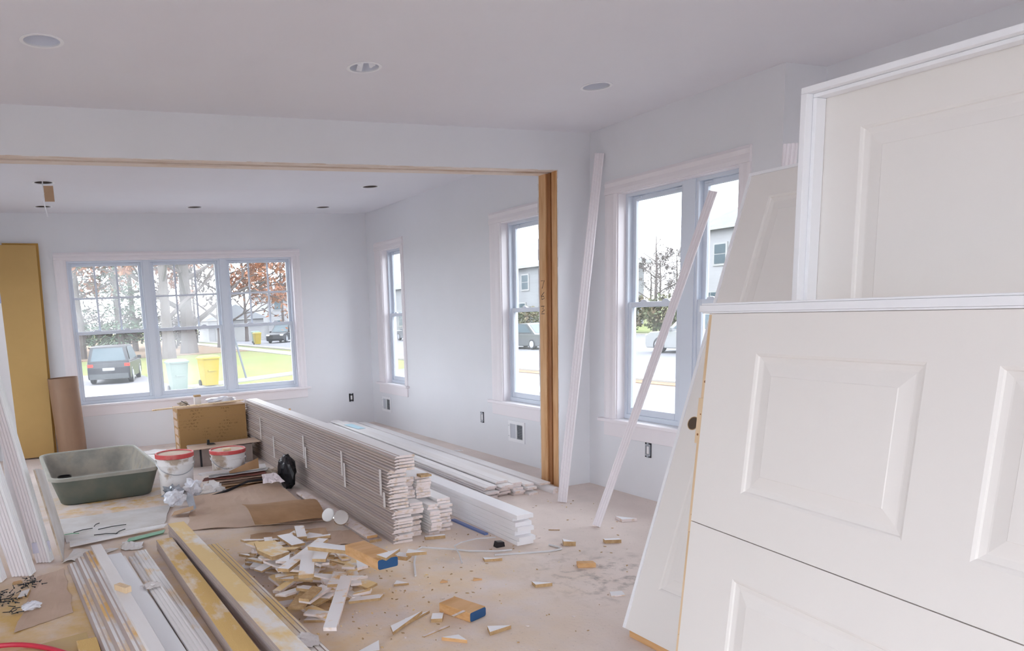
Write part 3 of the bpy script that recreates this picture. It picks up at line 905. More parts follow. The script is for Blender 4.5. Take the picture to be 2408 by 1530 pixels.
tag(MB().prism([(2.19, 0), (2.27, 0), (2.27, .012), (2.19, .016)], 4.44, 4.5, 'y').build('wood_shim', MDF), 'brown wood shim on top of the narrow casings', 'shim')
bpy.context.view_layer.update()
COL.objects['wood_shim'].location.z = 0.3782

# square edged boards stacked by themselves
LB3, G3 = '{} smooth square-edged board, counted from the top, of the separate low stack', 'square-edged boards in the separate low stack'
r = random.Random(5)
for k in range(7):
    board('square_board', 'rect', 0.118, 0.0275, 3.6, (2.612 + (-0.006 if k == 6 else r.uniform(-.002, .012)), 3.86 + (0.02, 0.0, 0.05, 0.02, 0.04, 0.075, 0.0)[k], 0.001 + k * 0.0286), -0.012, LB3.format(ORDW[6 - k]), G3,
          mat('square_white', (0.86, 0.85, 0.87), 0.45), mat('square_white', (0.86, 0.85, 0.87)))
# long low bundles along the wall, running through the opening
G4 = 'boards along the wall'
LW4 = ['{} long board, counted from the top, of the ' + q for q in ('flat bundle second from the square-edged boards', 'tallest flat bundle along the wall', 'flat bundle next to the tallest one', 'flat bundle nearest the rounded moulding')]
for jj, (x, y, w, n, zs, k) in enumerate(((3.075, 5.02, 0.095, 5, 0.0195, 'base'), (3.19, 5.0, 0.11, 6, 0.0195, 'base'), (3.305, 4.97, 0.09, 5, 0.0195, 'rect'), (3.405, 4.96, 0.085, 4, 0.0195, 'rect'))):
    stack(n, 'long_board', k, w, 0.0175, zs, 4.2, x, y, 0.0, -0.036, LW4[jj], G4, 0.05, seed=int(x * 100))
stack(2, 'long_board', 'base', 0.10, 0.0175, 0.0195, 4.3, 2.965, 5.06, 0.0, -0.036, '{} pinkish long board, counted from the top, of the thinnest bundle by the wall', G4, 0.05, seed=77, m=mat('primed_pink', (0.78, 0.70, 0.66), 0.6))
tag(MB().box((3.29, 8.3, 0.121), (3.39, 8.75, 0.123)).build('pale_blue_label', mat('pale_blue', (0.5, 0.72, 0.82), 0.5)), 'pale blue paper label on the long boards', 'label')
COL.objects['pale_blue_label'].location.z = -0.0205 + 0.0195 - 0.0015
board('rounded_rail', 'round', 0.07, 0.045, 4.3, (3.575, 4.86, 0.0), -0.030, 'long rounded white moulding lying beside the wooden post')
board('wall_board', 'rect', 0.10, 0.016, 4.2, (3.56, 4.99, 0.046), -0.034, 'flat white board lying on the rounded moulding by the wall')
tag(MB().box((3.665, 6.6, 0.0625), (3.735, 6.66, 0.066)).build('white_sticker', TAPE), 'white tape patch on the board by the wall', 'tape')

# single mouldings leaning on the wall
def lean(name, p0, p1, nrm, w, t, label, m=CASE, kind='casing'):
    p0, p1 = Vector(p0), Vector(p1)
    o = link(name, board_mesh(kind, w, t, round((p1 - p0).length, 3), m))
    o.matrix_world = frame_mw(p0, p1 - p0, nrm)
    return tag(o, label, 'board')


lean('fluted_casing', (3.436, 4.606, 0.004), (3.985, 4.865, 2.555), (-0.55, -0.83, 0.2), 0.068, 0.016, 'fluted pinkish casing leaning in the corner beside the wooden post')
lean('fluted_casing', (3.240, 3.975, 0.004), (3.975, 3.775, 2.11), (-0.75, -0.65, 0.25), 0.052, 0.016, 'fluted pinkish casing leaning across the double window')
lean('fluted_casing', (2.99, 2.60, 0.004), (3.21, 2.615, 2.125), (-0.7, -0.65, 0.2), 0.06, 0.016, 'fluted casing standing behind the leaning door, top showing')


# ------------------------------------------------------------------ bundles leaning by the opening's jamb
def bundle(x0, y, n, w, th, lean_dx, Lb, label, group, seed, back=0.012):
    r = random.Random(seed)
    for k in range(n):
        p0 = Vector((x0, y, 0.004)) - Vector((0.924, -0.38, 0)) * (k * (th + 0.0045))
        p1 = p0 + Vector((lean_dx, back, math.sqrt(Lb * Lb - lean_dx * lean_dx)))
        p0.y += r.uniform(-0.001, 0.001)
        o = link('bundled_casing', board_mesh('casing', w, th, Lb, CASE if k else JAMBW))
        o.matrix_world = frame_mw(p0, p1 - p0, (0.92, -0.38, 0.15))
        tag(o, label.format(('first', 'second', 'third', 'fourth', 'fifth', 'sixth')[k]), 'board', group)


bundle(-0.125, 5.12, 5, 0.062, 0.015, -0.355, 2.35, '{} slim casing, counted from the drywall offcut, in the wrapped leaning bundle', 'slim leaning casings', 21)
bundle(-0.235, 4.90, 6, 0.075, 0.016, -0.40, 2.3, '{} wide casing, counted from its bright white face, in the bundle behind the screws', 'wide leaning casings', 22)
bundle(-0.395, 4.86, 5, 0.075, 0.016, -0.405, 2.3, '{} casing in the bundle leaning at the very edge of the opening', 'leaning casings at the jamb', 23)
o = tag(MB().box((-0.05, 0, -0.001), (0.05, 1.80, 0.016)).build('tall_white_board', JAMBW), 'upright white board with a pale blue tape band by the jamb', 'board')
tp = MB().box((-0.051, 1.63, -0.002), (0.051, 1.69, 0.017)).build('tape_band', mat('tape_blue_grey', (0.42, 0.45, 0.62), 0.5), o)
o.matrix_world = frame_mw((-0.285, 5.245, 0.003), (0, 0, 1), (0.3, -1, 0))
for (x, y, z0, z1, lb) in ((-0.122, 5.12, 0.07, 0.14, 'clear plastic wrap round the foot of the slim casing bundle'), (-0.40, 4.83, 0.10, 0.16, 'clear plastic wrap round the foot of the jamb bundle')):
    mb = MB()
    mb.box((x - 0.10, y - 0.012, z0), (x + 0.006, y - 0.008, z1))
    tag(mb.build('bundle_wrap', mat('wrap_lilac', (0.60, 0.60, 0.72), 0.25)), lb, 'wrap')

# drywall offcut on edge
o = tag(MB().prism([(0, 0), (0.62, 0.0), (0.60, 0.50), (0.28, 0.57), (0.0, 0.62)], 0, 0.013, 'y', 0, 0).build('drywall_offcut', DRY), 'grey drywall offcut standing on edge against the white bundles', 'drywall')
mb = MB()
r = random.Random(9)
for k in range(22):
    z0 = k * 0.028
    mb.box((-r.uniform(0.002, 0.006), 0.001, z0), (-0.0002, 0.012, z0 + 0.0275))
mb.build('rough_edge', DRY_CORE, o)
zd = Vector((-0.17, 0, 1)).normalized(); xd = Vector((0.03, 1, 0)).normalized(); yd = zd.cross(xd).normalized()
basis(o, xd, yd, zd, (-0.047, 5.07, 0.003))

# yellow panels and cardboard tube at the far wall
for k, (x0, x1, y, z1, lb, m_) in enumerate(((-0.42, 0.005, 9.40, 2.37, 'flat yellow panel board standing upright, front one of the pair', YELLOW), (-0.34, 0.030, 9.445, 2.395, 'yellow panel board behind the front yellow one, edge showing', YELLOW_D))):
    o = tag(MB().box((x0, 0, 0.0), (x1, 0.018, z1)).build('yellow_panel', m_, bevel=0.002), lb, 'panel')
    o.rotation_euler = (0, 0.022, 0)
    o.location = (-0.055 - 0.0 * k, y, 0.012)
t = thing('cardboard_tube', (0.150, 9.22, 0), 'big brown cardboard tube standing by the yellow panels', 'tube')
mb = MB().lathe([(0.150, 0.0), (0.156, 0.3), (0.158, 0.9), (0.150, 0.9), (0.148, 0.3), (0.142, 0.0), (0.150, 0.0)], 36)
tb = mb.build('tube_wall', TUBE, t, smooth=True)
MB().lathe([(0.1525, 0.80), (0.1615, 0.80), (0.1615, 0.915), (0.1525, 0.915), (0.1525, 0.80)], 36).build('rolled_lip', TUBE, t, smooth=True)
t.rotation_euler = (0, -0.03, 0)

# ------------------------------------------------------------------ tub, buckets, box
def rrect(x0, x1, y0, y1, r, n=5):
    pts = []
    for cx, cy, a0 in ((x1 - r, y0 + r, -PI / 2), (x1 - r, y1 - r, 0), (x0 + r, y1 - r, PI / 2), (x0 + r, y0 + r, PI)):
        for k in range(n + 1):
            a = a0 + PI / 2 * k / n
            pts.append((cx + r * math.cos(a), cy + r * math.sin(a)))
    return pts


def loft(mb, loops, m=0, close0=None, close1=None):
    """loops list of (poly2d, z)."""
    idx = []
    for poly, z in loops:
        idx.append(len(mb.v)); mb.v += [(x, y, z) for x, y in poly]
    n = len(loops[0][0])
    for a, b in zip(idx, idx[1:]):
        for k in range(n):
            j = (k + 1) % n
            mb.f.append((a + k, a + j, b + j, b + k)); mb.m.append(m)
    if close0:
        mb.f.append(tuple(idx[0] + n - 1 - k for k in range(n))); mb.m.append(m)
    if close1:
        mb.f.append(tuple(idx[-1] + k for k in range(n))); mb.m.append(m)
    return mb


t = thing('mortar_tub', (0.31, 7.36, 0), 'large grey-green plastic mortar tub with dried mortar inside', 'tub', rz=0.06)
hx, hy, HT = 0.46, 0.74, 0.25
O = lambda i, z, r: (rrect(-hx + i, hx - i, -hy + i, hy - i, r), z)
loft(MB(), [O(0.10, 0, 0.10), O(0.085, 0.01, 0.11), O(0.02, HT - 0.03, 0.13)], close0=True).build('shell', TUB, t, smooth=True)
loft(MB(), [O(0.02, HT - 0.03, 0.13), O(0.0, HT - 0.03, 0.14), O(0.0, HT - 0.005, 0.14), O(0.006, HT, 0.135), O(0.026, HT, 0.12), O(0.032, HT - 0.01, 0.12)]).build('rim', mat('tub_rim', (0.33, 0.33, 0.29), 0.6, var=((0.42, 0.40, 0.35), 6, 0.4, 0.7)), t, smooth=True)
loft(MB(), [O(0.032, HT - 0.01, 0.12), O(0.095, 0.02, 0.10), O(0.105, 0.012, 0.10)], close1=True).build('inside', TUB_IN, t, smooth=True)
tag(MB().lathe([(0, 0), (0.05, 0), (0.062, 0.135), (0.056, 0.135), (0.046, 0.008), (0.0, 0.008)], 20).build('black_cup', BLACK, smooth=True), 'black plastic cup standing inside the grey-green tub', 'cup').location = (0.02, 7.30, 0.0125)


def bucket(x, y, h, r, label, s=1.0):
    t = thing('lidded_bucket', (x, y, 0), label, 'bucket')
    r0 = r * 0.88
    MB().lathe([(0, 0), (r0, 0), (r0 + 0.002, 0.006), (r * 0.97, h * 0.72), (r * 1.03, h * 0.725), (r * 1.03, h * 0.745), (r * 0.975, h * 0.75), (r * 0.985, h * 0.86), (r * 1.04, h * 0.865), (r * 1.04, h * 0.885), (r, h * 0.9), (0, h * 0.9)], 32).build('pail', BUCKET, t, smooth=True)
    MB().lathe([(r * 1.005, h * 0.905), (r * 1.06, h * 0.9), (r * 1.07, h * 0.985), (r * 1.04, h), (r * 0.98, h), (r * 0.96, h * 0.975)], 32).build('lid_ring', RED, t, smooth=True)
    MB().lathe([(0, h * 0.965), (r * 0.955, h * 0.965), (r * 0.955, h * 0.972), (0, h * 0.972)], 32).build('lid_top', LIDC, t, smooth=True)
    path = [(r * 1.05 * math.cos(a), r * 1.05 * math.sin(a) - 0.004 * math.sin(a), h * 0.80 - 0.10 * math.sin(a) * 1.0) for a in [PI + PI * q / 14 for q in range(15)]]
    MB().tube([(p_[0], p_[1], 2 * h * 0.80 - p_[2] - 0.0) for p_ in path], 0.003, 6).build('wire_handle', GREYM, t, smooth=True)
    return t


bucket(0.915, 6.62, 0.365, 0.155, 'dirty white bucket with red lid beside the tub')
bucket(1.415, 6.80, 0.315, 0.155, 'white bucket with red lid in front of the printed box')
tag(MB().box((-0.035, -0.03, 0), (0.035, 0.03, 0.018)).build('wood_chip_block', PINE), 'small pine block on the bucket lid', 'block').location = (1.40, 6.77, 0.3072)

KRAFT = print_mat('kraft_print', (0.42, 0.245, 0.10), (0.12, 0.06, 0.02))
# flattened cartons under the box
tag(MB().box((1.14, 8.10, 0.0), (1.93, 8.56, 0.065)).build('carton_base', CARD_D, bevel=0.004), 'flat brown carton under the printed box', 'carton')
t = thing('printed_box', (1.575, 8.20, 0.067), 'tall brown cardboard box printed with smeared shipping text', 'box')
MB().box((-0.37, 0, 0), (0.365, 0.34, 0.485)).build('carton', KRAFT, t, bevel=0.004)
for zz in (0.14, 0.37):
    MB().box((-0.36, -0.0015, zz), (0.355, 0.0, zz + 0.003)).build('crease', CARD_D, t)
MB().box((-0.372, -0.01, 0.486), (0.367, 0.345, 0.490)).build('top_flap', CARD, t)
mb = MB()
for k in range(5):
    mb.box((-0.378, 0.02, 0.02 + k * 0.09), (-0.3705, 0.2 + 0.02 * k, 0.085 + k * 0.09))
mb.build('torn_side', CARD_P, t)
t = thing('low_carton', (1.55, 7.72, 0), 'low grey-brown carton with an open flap in front of the printed box', 'carton')
MB().box((-0.30, 0, 0), (0.32, 0.34, 0.185)).build('carton', mat('carton_grey', (0.42, 0.36, 0.33), 0.85, var=((0.34, 0.28, 0.25), 4, 0.4, 0.7)), t, bevel=0.004)
MB().prism([(-0.32, 0.186), (0.40, 0.205), (0.40, 0.209), (-0.32, 0.190)], -0.06, 0.24, 'y').build('flap', CARD_P, t)
MB().box((-0.23, -0.003, 0.0), (-0.21, -0.0004, 0.18)).build('tape_strip', DARK, t)
tag(MB().prism([(-0.04, 0), (0.05, 0), (0.03, 0.012), (-0.012, 0.014), (-0.015, 0.05), (-0.035, 0.05)], -0.015, 0.015, 'y').build('black_bracket', SCREW), 'small black bracket on the low carton flap', 'bracket').location = (1.46, 7.82, 0.2055)

# junk on the printed box
ZB = 0.067 + 0.4905
tag(MB().prism([(-0.5, 0), (0.5, 0.0), (0.5, 0.012), (-0.5, 0.014)], -0.015, 0.015, 'y').build('wood_stick', PINE), 'long pine stick lying across the printed box', 'stick')
COL.objects['wood_stick'].matrix_world = Matrix.Translation((1.445, 8.25, ZB + 0.012)) @ Matrix.Rotation(0.10, 4, 'Z') @ Matrix.Rotation(-0.015, 4, 'Y')
t = thing('small_carton', (1.46, 8.40, ZB), 'tiny white carton with brown top on the printed box', 'carton')
MB().box((-0.035, -0.03, 0), (0.035, 0.03, 0.095)).build('carton', PAPER, t)
MB().box((-0.036, -0.031, 0.0955), (0.036, 0.031, 0.115)).build('carton_top', MDF, t)


def crumple(name, loc, size, m_, label, cat, seed, amp=0.35, sub=3, group=None, floor=True):
    bm = bmesh.new()
    bmesh.ops.create_icosphere(bm, subdivisions=sub, radius=1.0)
    for v in bm.verts:
        n = noise.noise(v.co * 2.1 + Vector((seed * 3.7, 0, 0))) + 0.6 * noise.noise(v.co * 5.3 + Vector((0, seed * 2.1, 0)))
        v.co *= 1 + amp * n
        v.co = Vector((v.co.x * size[0], v.co.y * size[1], v.co.z * size[2]))
    zmin = min(v.co.z for v in bm.verts)
    for v in bm.verts:
        if floor:
            v.co.z -= zmin
            v.co.z = max(v.co.z - size[2] * 0.25, 0.0)
    me = bpy.data.meshes.new(name); bm.to_mesh(me); bm.free()
    me.materials.append(m_)
    o = link(name, me); o.location = loc
    return tag(o, label, cat, group)


crumple('plastic_bag', (1.72, 8.44, ZB), (0.15, 0.09, 0.035), PLASTIC, 'crumpled clear plastic bag on the printed box', 'bag', 4, 0.5)
crumple('crumpled_scrap', (1.30, 8.40, ZB), (0.05, 0.04, 0.03), DRY_CORE, 'small crumpled brown scrap on the printed box', 'scrap', 6, 0.5)
t = tag(MB().tube([(1.33 + 0.05 * math.cos(a), 8.36 + 0.03 * math.sin(a), ZB + 0.004 + 0.03 * (1 - math.cos(a))) for a in [0.3 * q for q in range(18)]], 0.004, 6).build('wire_coil', DARK, smooth=True), 'looped dark wire on the printed box', 'wire')
t = thing('copper_pipe_end', (2.55, 8.9, 0), 'brown metal angle standing behind the tall stack', 'bracket')
MB().box((-0.12, 0, 0.30), (0.12, 0.02, 0.33)).build('bar', BLOCKWOOD, t)
MB().box((0.10, 0.0205, 0.0), (0.12, 0.04, 0.36)).build('leg', BLOCKWOOD, t)
MB().box((-0.12, 0.0205, 0.0), (-0.10, 0.04, 0.33)).build('leg', BLOCKWOOD, t)


# ------------------------------------------------------------------ sheets lying about
def sheet(name, pts, z, th, m_, label, cat, group=None, nu=10, nv=6, warp=0.0, lift=None, seed=0):
    """Thin sheet on the floor between four corners (near-left, near-right, far-right, far-left), gently warped."""
    A, B, C_, D = [Vector((q[0], q[1], 0)) for q in pts]
    mb = MB()
    def P(u, v, top):
        q = (A * (1 - u) + B * u) * (1 - v) + (D * (1 - u) + C_ * u) * v
        e = 0.02 * (noise.noise(Vector((u * 5 + seed, v * 5, seed))) if warp else 0)
        zz = z + warp * abs(noise.noise(Vector((u * 2.5 + seed, v * 2.5, 3.1 * seed + 0.7)))) + (lift(u, v) if lift else 0)
        return (q.x + e, q.y + e * 0.7, zz + (th if top else 0))
    for s in (0, 1):
        base = len(mb.v)
        mb.v += [P(i / nu, j / nv, s) for j in range(nv + 1) for i in range(nu + 1)]
        for j in range(nv):
            for i in range(nu):
                q = base + j * (nu + 1) + i
                mb.f.append((q, q + 1, q + nu + 2, q + nu + 1)); mb.m.append(0)
    n1 = (nu + 1) * (nv + 1)
    rim = [i for i in range(nu + 1)] + [(j + 1) * (nu + 1) - 1 for j in range(1, nv + 1)] + [nv * (nu + 1) + i for i in range(nu - 1, -1, -1)] + [j * (nu + 1) for j in range(nv - 1, 0, -1)]
    for a, b in zip(rim, rim[1:] + rim[:1]):
        mb.f.append((a, b, b + n1, a + n1)); mb.m.append(0)
    o = mb.build(name, m_)
    return tag(o, label, cat, group)


sheet('cardboard_sheet', ((0.78, 5.36), (1.75, 5.04), (1.70, 6.26), (0.97, 6.22)), 0.001, 0.004, CARD_P, 'big pale brown cardboard sheet spread on the floor before the buckets', 'cardboard', warp=0.02, lift=lambda u, v: 0.10 * max(0, v - 0.45) ** 1.5 + 0.03 * v * u, seed=1, nu=16, nv=12)
o = sheet('curled_cardboard', ((1.17, 4.92), (1.71, 5.01), (1.77, 5.46), (1.20, 5.40)), 0.046, 0.004, CARD_D, 'dark brown corrugated cardboard piece with a curled end', 'cardboard', lift=lambda u, v: 0.05 * math.sin(v * PI * 0.8) + 0.05 * (1 - u) ** 4 + 0.02 * math.sin(u * PI), seed=2, nu=18, nv=10)
sheet('torn_cardboard', ((1.10, 4.80), (1.60, 4.62), (1.66, 4.90), (1.15, 4.99)), 0.003, 0.003, CARD, 'torn brown cardboard strip in front of the curled cardboard', 'cardboard', warp=0.03, seed=3)
sheet('torn_paper_sheet', ((1.46, 4.50), (1.78, 4.44), (1.80, 4.74), (1.62, 4.82)), 0.002, 0.002, CARD_P, 'torn pale paper sheet at the foot of the tall stack', 'paper', warp=0.012, seed=4)
sheet('grey_drywall_sheet', ((-0.02, 5.50), (0.66, 5.62), (0.79, 6.18), (-0.05, 6.20)), 0.001, 0.010, DRY, 'wide grey drywall scrap lying in front of the tub', 'drywall', warp=0.006, seed=5)
sheet('long_white_strip', ((0.00, 5.32), (0.64, 5.48), (0.68, 5.56), (0.0, 5.45)), 0.018, 0.008, PAPER, 'long white panel strip lying across the drywall scrap', 'panel', seed=6)
sheet('green_striped_strip', ((0.36, 5.26), (0.62, 5.36), (0.64, 5.43), (0.38, 5.34)), 0.012, 0.004, GREEN, 'green printed strip among the drywall scraps', 'strip', seed=7)
sheet('white_paper_scrap', ((-0.06, 5.02), (0.12, 5.0), (0.30, 5.16), (0.02, 5.26)), 0.003, 0.002, PAPER, 'curled white paper scrap behind the stepped boards', 'paper', warp=0.03, seed=8)
sheet('white_paper_scrap', ((0.31, 5.10), (0.44, 5.06), (0.47, 5.22), (0.33, 5.28)), 0.004, 0.002, PAPER, 'crinkled white paper behind the wide white board', 'paper', warp=0.045, seed=9)
sheet('brown_floor_paper', ((-0.30, 3.95), (-0.02, 4.10), (-0.05, 4.90), (-0.20, 4.82)), 0.001, 0.001, CARD_P, 'brown paper sheet on the floor beside the screws', 'paper', warp=0.012, seed=10)
sheet('floor_board_sheet', ((-0.5, 3.3), (0.06, 3.25), (0.03, 3.78), (-0.5, 3.66)), 0.001, 0.006, mat('hardboard', (0.55, 0.40, 0.22), 0.8, var=((0.62, 0.45, 0.2), 3, 0.4, 0.65)), 'brown hardboard sheet sticking out under the stepped boards', 'board', seed=11)
# flattened cartons piled behind the cardboard sheet
r = random.Random(12)
for k in range(6):
    x0, y0 = 1.14 + r.uniform(-.04, .04), 6.34 + 0.035 * k
    sheet('flat_carton', ((x0, y0), (x0 + 0.52 + r.uniform(0, .1), y0 + r.uniform(-.02, .05)), (x0 + 0.58, y0 + 0.12), (x0 + 0.05, y0 + 0.14)), 0.04 + 0.016 * k, 0.005,
          (CARD_D, CARD, mat('carton_dark', (0.22, 0.15, 0.12), 0.8), CARD_P, mat('carton_maroon', (0.25, 0.09, 0.07), 0.8), PAPER)[k], ('dark brown', 'tan', 'blackish', 'pale tan', 'maroon', 'white topped')[k] + ' flattened carton in the pile by the buckets', 'carton', warp=0.02, seed=20 + k)
sheet('pale_paper_heap', ((1.12, 6.50), (1.70, 6.55), (1.72, 6.66), (1.10, 6.62)), 0.145, 0.004, PAPER, 'pale sheet on top of the flattened cartons', 'paper', warp=0.03, seed=31)
sheet('brown_flap', ((1.34, 6.42), (1.62, 6.50), (1.63, 6.55), (1.35, 6.50)), 0.16, 0.004, CARD_D, 'folded brown flap leaning before the second bucket', 'cardboard', lift=lambda u, v: 0.08 * u * v, seed=32)
sheet('pink_paper', ((1.55, 6.12), (1.72, 6.05), (1.70, 6.24), (1.58, 6.26)), 0.10, 0.002, mat('pinkish_paper', (0.74, 0.66, 0.68), 0.7), 'pinkish white paper flap beside the black bag', 'paper', warp=0.02, lift=lambda u, v: 0.05 * v, seed=33)
crumple('black_bag', (1.812, 6.28, 0.0), (0.075, 0.11, 0.16), BLACK, 'black plastic bag slumped against the tall stack', 'bag', 5, 0.28)
tag(MB().tube([(1.74, 6.24, 0.13), (1.60, 6.22, 0.115), (1.45, 6.24, 0.11), (1.25, 6.20, 0.06), (1.06, 6.18, 0.03)], [0.012, 0.014, 0.01, 0.012, 0.006], 7).build('black_strip', BLACK, smooth=True), 'black plastic strip trailing along the cardboard edge', 'strip')
crumple('tan_rag', (1.76, 6.62, 0.0), (0.10, 0.09, 0.06), DRY_CORE, 'tan dusty rag lying by the tall stack', 'rag', 8, 0.5)
# foil and torn plastic round the dirty bucket
for k, (x, y, sx, sy, sz, sd) in enumerate(((0.84, 6.34, 0.08, 0.06, 0.06, 11), (1.00, 6.33, 0.07, 0.05, 0.08, 12), (0.82, 6.10, 0.08, 0.06, 0.06, 13), (1.16, 6.285, 0.09, 0.03, 0.06, 14))):
    crumple('foil_scrap', (x, y, 0.014 if k != 9 else 0), (sx, sy, sz), (FOIL, PLASTIC, PLASTIC, PAPER)[k], ('shiny grey foil crumpled against the dirty bucket', 'torn clear plastic film between the buckets', 'cloudy plastic film crumpled before the dirty bucket', 'white torn film on the cardboard edge')[k], 'foil' if k == 0 else 'film', sd, 0.7)
o = tag(MB().prism([(0, 0), (0.05, 0.02), (0.055, 0.12), (0.02, 0.16), (-0.01, 0.1)], 0, 0.004, 'y').build('foil_strip', FOIL), 'bent grey foil strip standing at the corner of the drywall scrap', 'foil')
o.matrix_world = Matrix.Translation((0.90, 5.86, 0.012)) @ Matrix.Rotation(0.3, 4, 'Z') @ Matrix.Rotation(-0.5, 4, 'X')
sheet('brown_scrap_card', ((0.74, 5.80), (0.90, 5.74), (0.92, 5.86), (0.78, 5.92)), 0.014, 0.004, CARD, 'small bent brown card beside the foil strip', 'cardboard', lift=lambda u, v: 0.04 * u, seed=34)
for k, (x, y) in enumerate(((0.95, 8.95), (0.80, 8.6), (0.98, 8.45))):
    sheet('white_debris_sheet', ((x - 0.2, y - 0.12), (x + 0.15, y - 0.14), (x + 0.22, y + 0.1), (x - 0.12, y + 0.14)), 0.002 + 0.004 * k, 0.002, PAPER, 'crumpled white paper on the floor between tub and printed box', 'paper', 'papers between tub and box', warp=0.03, seed=40 + k)

# clear lamp with two bright reflectors
t = thing('reflector_lamp', (1.735, 4.86, 0), 'two silver reflector bulbs lying at the foot of the tall stack', 'bulb')
for k, (dx, dy, sc_) in enumerate(((0.0, 0.10, 0.9), (0.035, -0.02, 1.0))):
    q = MB().lathe([(0, 0), (0.022, 0.0), (0.026, 0.012), (0.052, 0.05), (0.056, 0.06), (0.05, 0.066), (0, 0.07)], 24).build('bulb', SILVER if k else BULBG, t, smooth=True)
    q.matrix_local = Matrix.Translation((dx, dy, 0.055)) @ Matrix.Rotation(-0.9 + 0.4 * k, 4, 'Z') @ Matrix.Rotation(1.0, 4, 'X') @ Matrix.Scale(sc_, 4)
# boards at the foot of the tall stack
board('foot_board', 'rect', 0.085, 0.017, 1.55, (1.838, 4.42, 0.0), 0.004, 'pale fibreboard strip at the foot of the tall stack, lower one', m=BOARD_EDGE, mend=MDF)
board('foot_board', 'rect', 0.075, 0.017, 1.48, (1.832, 4.46, 0.018), 0.010, 'pale fibreboard strip at the foot of the tall stack, upper one', m=BOARD_END, mend=BLOCKWOOD)


# ------------------------------------------------------------------ dusty pile of mouldings in front
# four stepped casings
ORD = ['topmost', 'second', 'third', 'fourth', 'fifth', 'sixth', 'seventh', 'eighth', 'ninth', 'tenth', 'eleventh', 'twelfth', 'thirteenth', 'fourteenth', 'fifteenth',
       'sixteenth', 'seventeenth', 'eighteenth', 'nineteenth', 'twentieth']
for k in range(4):
    wb = 0.105 if k < 3 else 0.064
    board('stepped_casing', 'base' if k < 3 else 'rect', wb, 0.0235, 2.5, (0.166 + 0.05 * k + wb / 2, 2.45 + 0.02 * k, 0.001 + k * 0.0245), 0.078, ('lowest dusty moulding of the stepped stack', 'second moulding up in the stepped stack', 'third moulding up in the stepped stack', 'narrow white moulding on top of the stepped stack')[k], 'stepped mouldings', PRIMED_S if k < 3 else PRIMED, BOARD_END, BOARD_EDGE if k < 3 else None)
# wide white board and what lies beside it
YW = 0.070
board('inner_board', 'base', 0.085, 0.02, 2.45, (0.440, 2.45, 0.001), YW, 'dusty moulding on the floor under the wide white board', None, PRIMED_S)
board('inner_board', 'casing', 0.085, 0.02, 2.45, (0.530, 2.45, 0.001), 0.062, 'dusty fluted moulding on the floor under the shorter board', None, PRIMED_S)
board('inner_board', 'base', 0.075, 0.02, 2.35, (0.440, 2.50, 0.022), YW, 'clean moulding sandwiched under the wide white board', None, PRIMED)
board('wide_white_board', 'rect', 0.085, 0.02, 2.40, (0.432, 2.46, 0.0435), 0.076, 'clean wide white board lying on the dusty mouldings', m=mat('clean_white', (0.80, 0.81, 0.84), 0.5), mend=PRIMED)
board('fluted_white_board', 'casing', 0.070, 0.018, 1.66, (0.517, 2.46, 0.0435), 0.068, 'shorter fluted white board beside the wide white board', m=PRIMED)
crumple('plastic_wrap', (0.385, 4.11, 0.063), (0.045, 0.04, 0.012), TAPE, 'clear wrap crumpled at the end of the shorter board', 'wrap', 17, 0.5)
tag(MB().box((-0.018, -0.05, 0), (0.018, 0.05, 0.03)).build('pine_offcut', [MATS['pine']]), 'small pine offcut lodged between mouldings', 'offcut').matrix_world = Matrix.Translation((0.232, 4.02, 0.0995)) @ Matrix.Rotation(0.5, 4, 'Z')
board('fluted_casing_dusty', 'casing', 0.078, 0.018, 2.45, (0.558, 2.48, 0.022), 0.060, 'fluted casing streaked with sawdust next to the wide white board', m=PRIMED_S)
# bundle under dark sawdust
for k in range(4):
    board('sawdust_board', 'rect', 0.105, 0.0165, 2.55, (0.672, 2.44 + 0.012 * (k % 2), 0.001 + 0.0175 * k), 0.037, 'board of the middle bundle, top covered in deep yellow sawdust' if k == 3 else ORD[3 - k] + ' board from the top inside the middle sawdust bundle', None if k == 3 else 'boards inside the middle bundle', DUSTY if k == 3 else PRIMED_S, BOARD_END, BOARD_EDGE)
for k in range(6):
    board('top_bundle_board', 'rect', 0.112, 0.0175, 2.75, (0.836, 2.45 + 0.01 * (k % 3), 0.001 + 0.0185 * k), 0.053, 'topmost board of the highest dusty bundle, white patch on it' if k == 5 else ORD[5 - k] + ' board from the top inside the highest dusty bundle', None if k == 5 else 'boards inside the highest bundle', mat('sawdust_light', (0.83, 0.62, 0.30), 0.85, var=((0.86, 0.82, 0.78), 3.2, 0.5, 0.6), stretch=(1, 0.5, 1), bump=(150, 0.25)) if k == 5 else PRIMED_S, BOARD_END, BOARD_EDGE)
for k in range(4):
    board('ledge_board', 'casing', 0.095, 0.0165, 2.25, (0.944, 2.45 + 0.015 * (k % 2), 0.001 + 0.0175 * k), 0.052, 'upper board of the lower ledge by the scrap heap' if k == 3 else ORD[3 - k] + ' board from the top inside the ledge by the scrap heap', None if k == 3 else 'boards inside the lower ledge', MATS['sawdust_light'] if k == 3 else PRIMED_S, BOARD_END, BOARD_EDGE)
crumple('white_tape_wad', (0.913, 3.02, 0.072), (0.05, 0.07, 0.006), TAPE, 'clear wrap across the ledge boards', 'wrap', 19, 0.4)
tag(MB().box((-0.05, -0.02, 0), (0.05, 0.02, 0.02)).build('pine_offcut', MATS['sawdust_light']), 'dusted block at the far end of the ledge boards', 'offcut').matrix_world = Matrix.Translation((0.852, 4.80, 0.002)) @ Matrix.Rotation(1.35, 4, 'Z')
board('under_board', 'rect', 0.09, 0.016, 1.3, (0.09, 2.35, 0.008), 0.05, 'sawdust covered board sticking out beside the stepped stack', m=DUSTY)

# ------------------------------------------------------------------ scrap heap
HG = {}


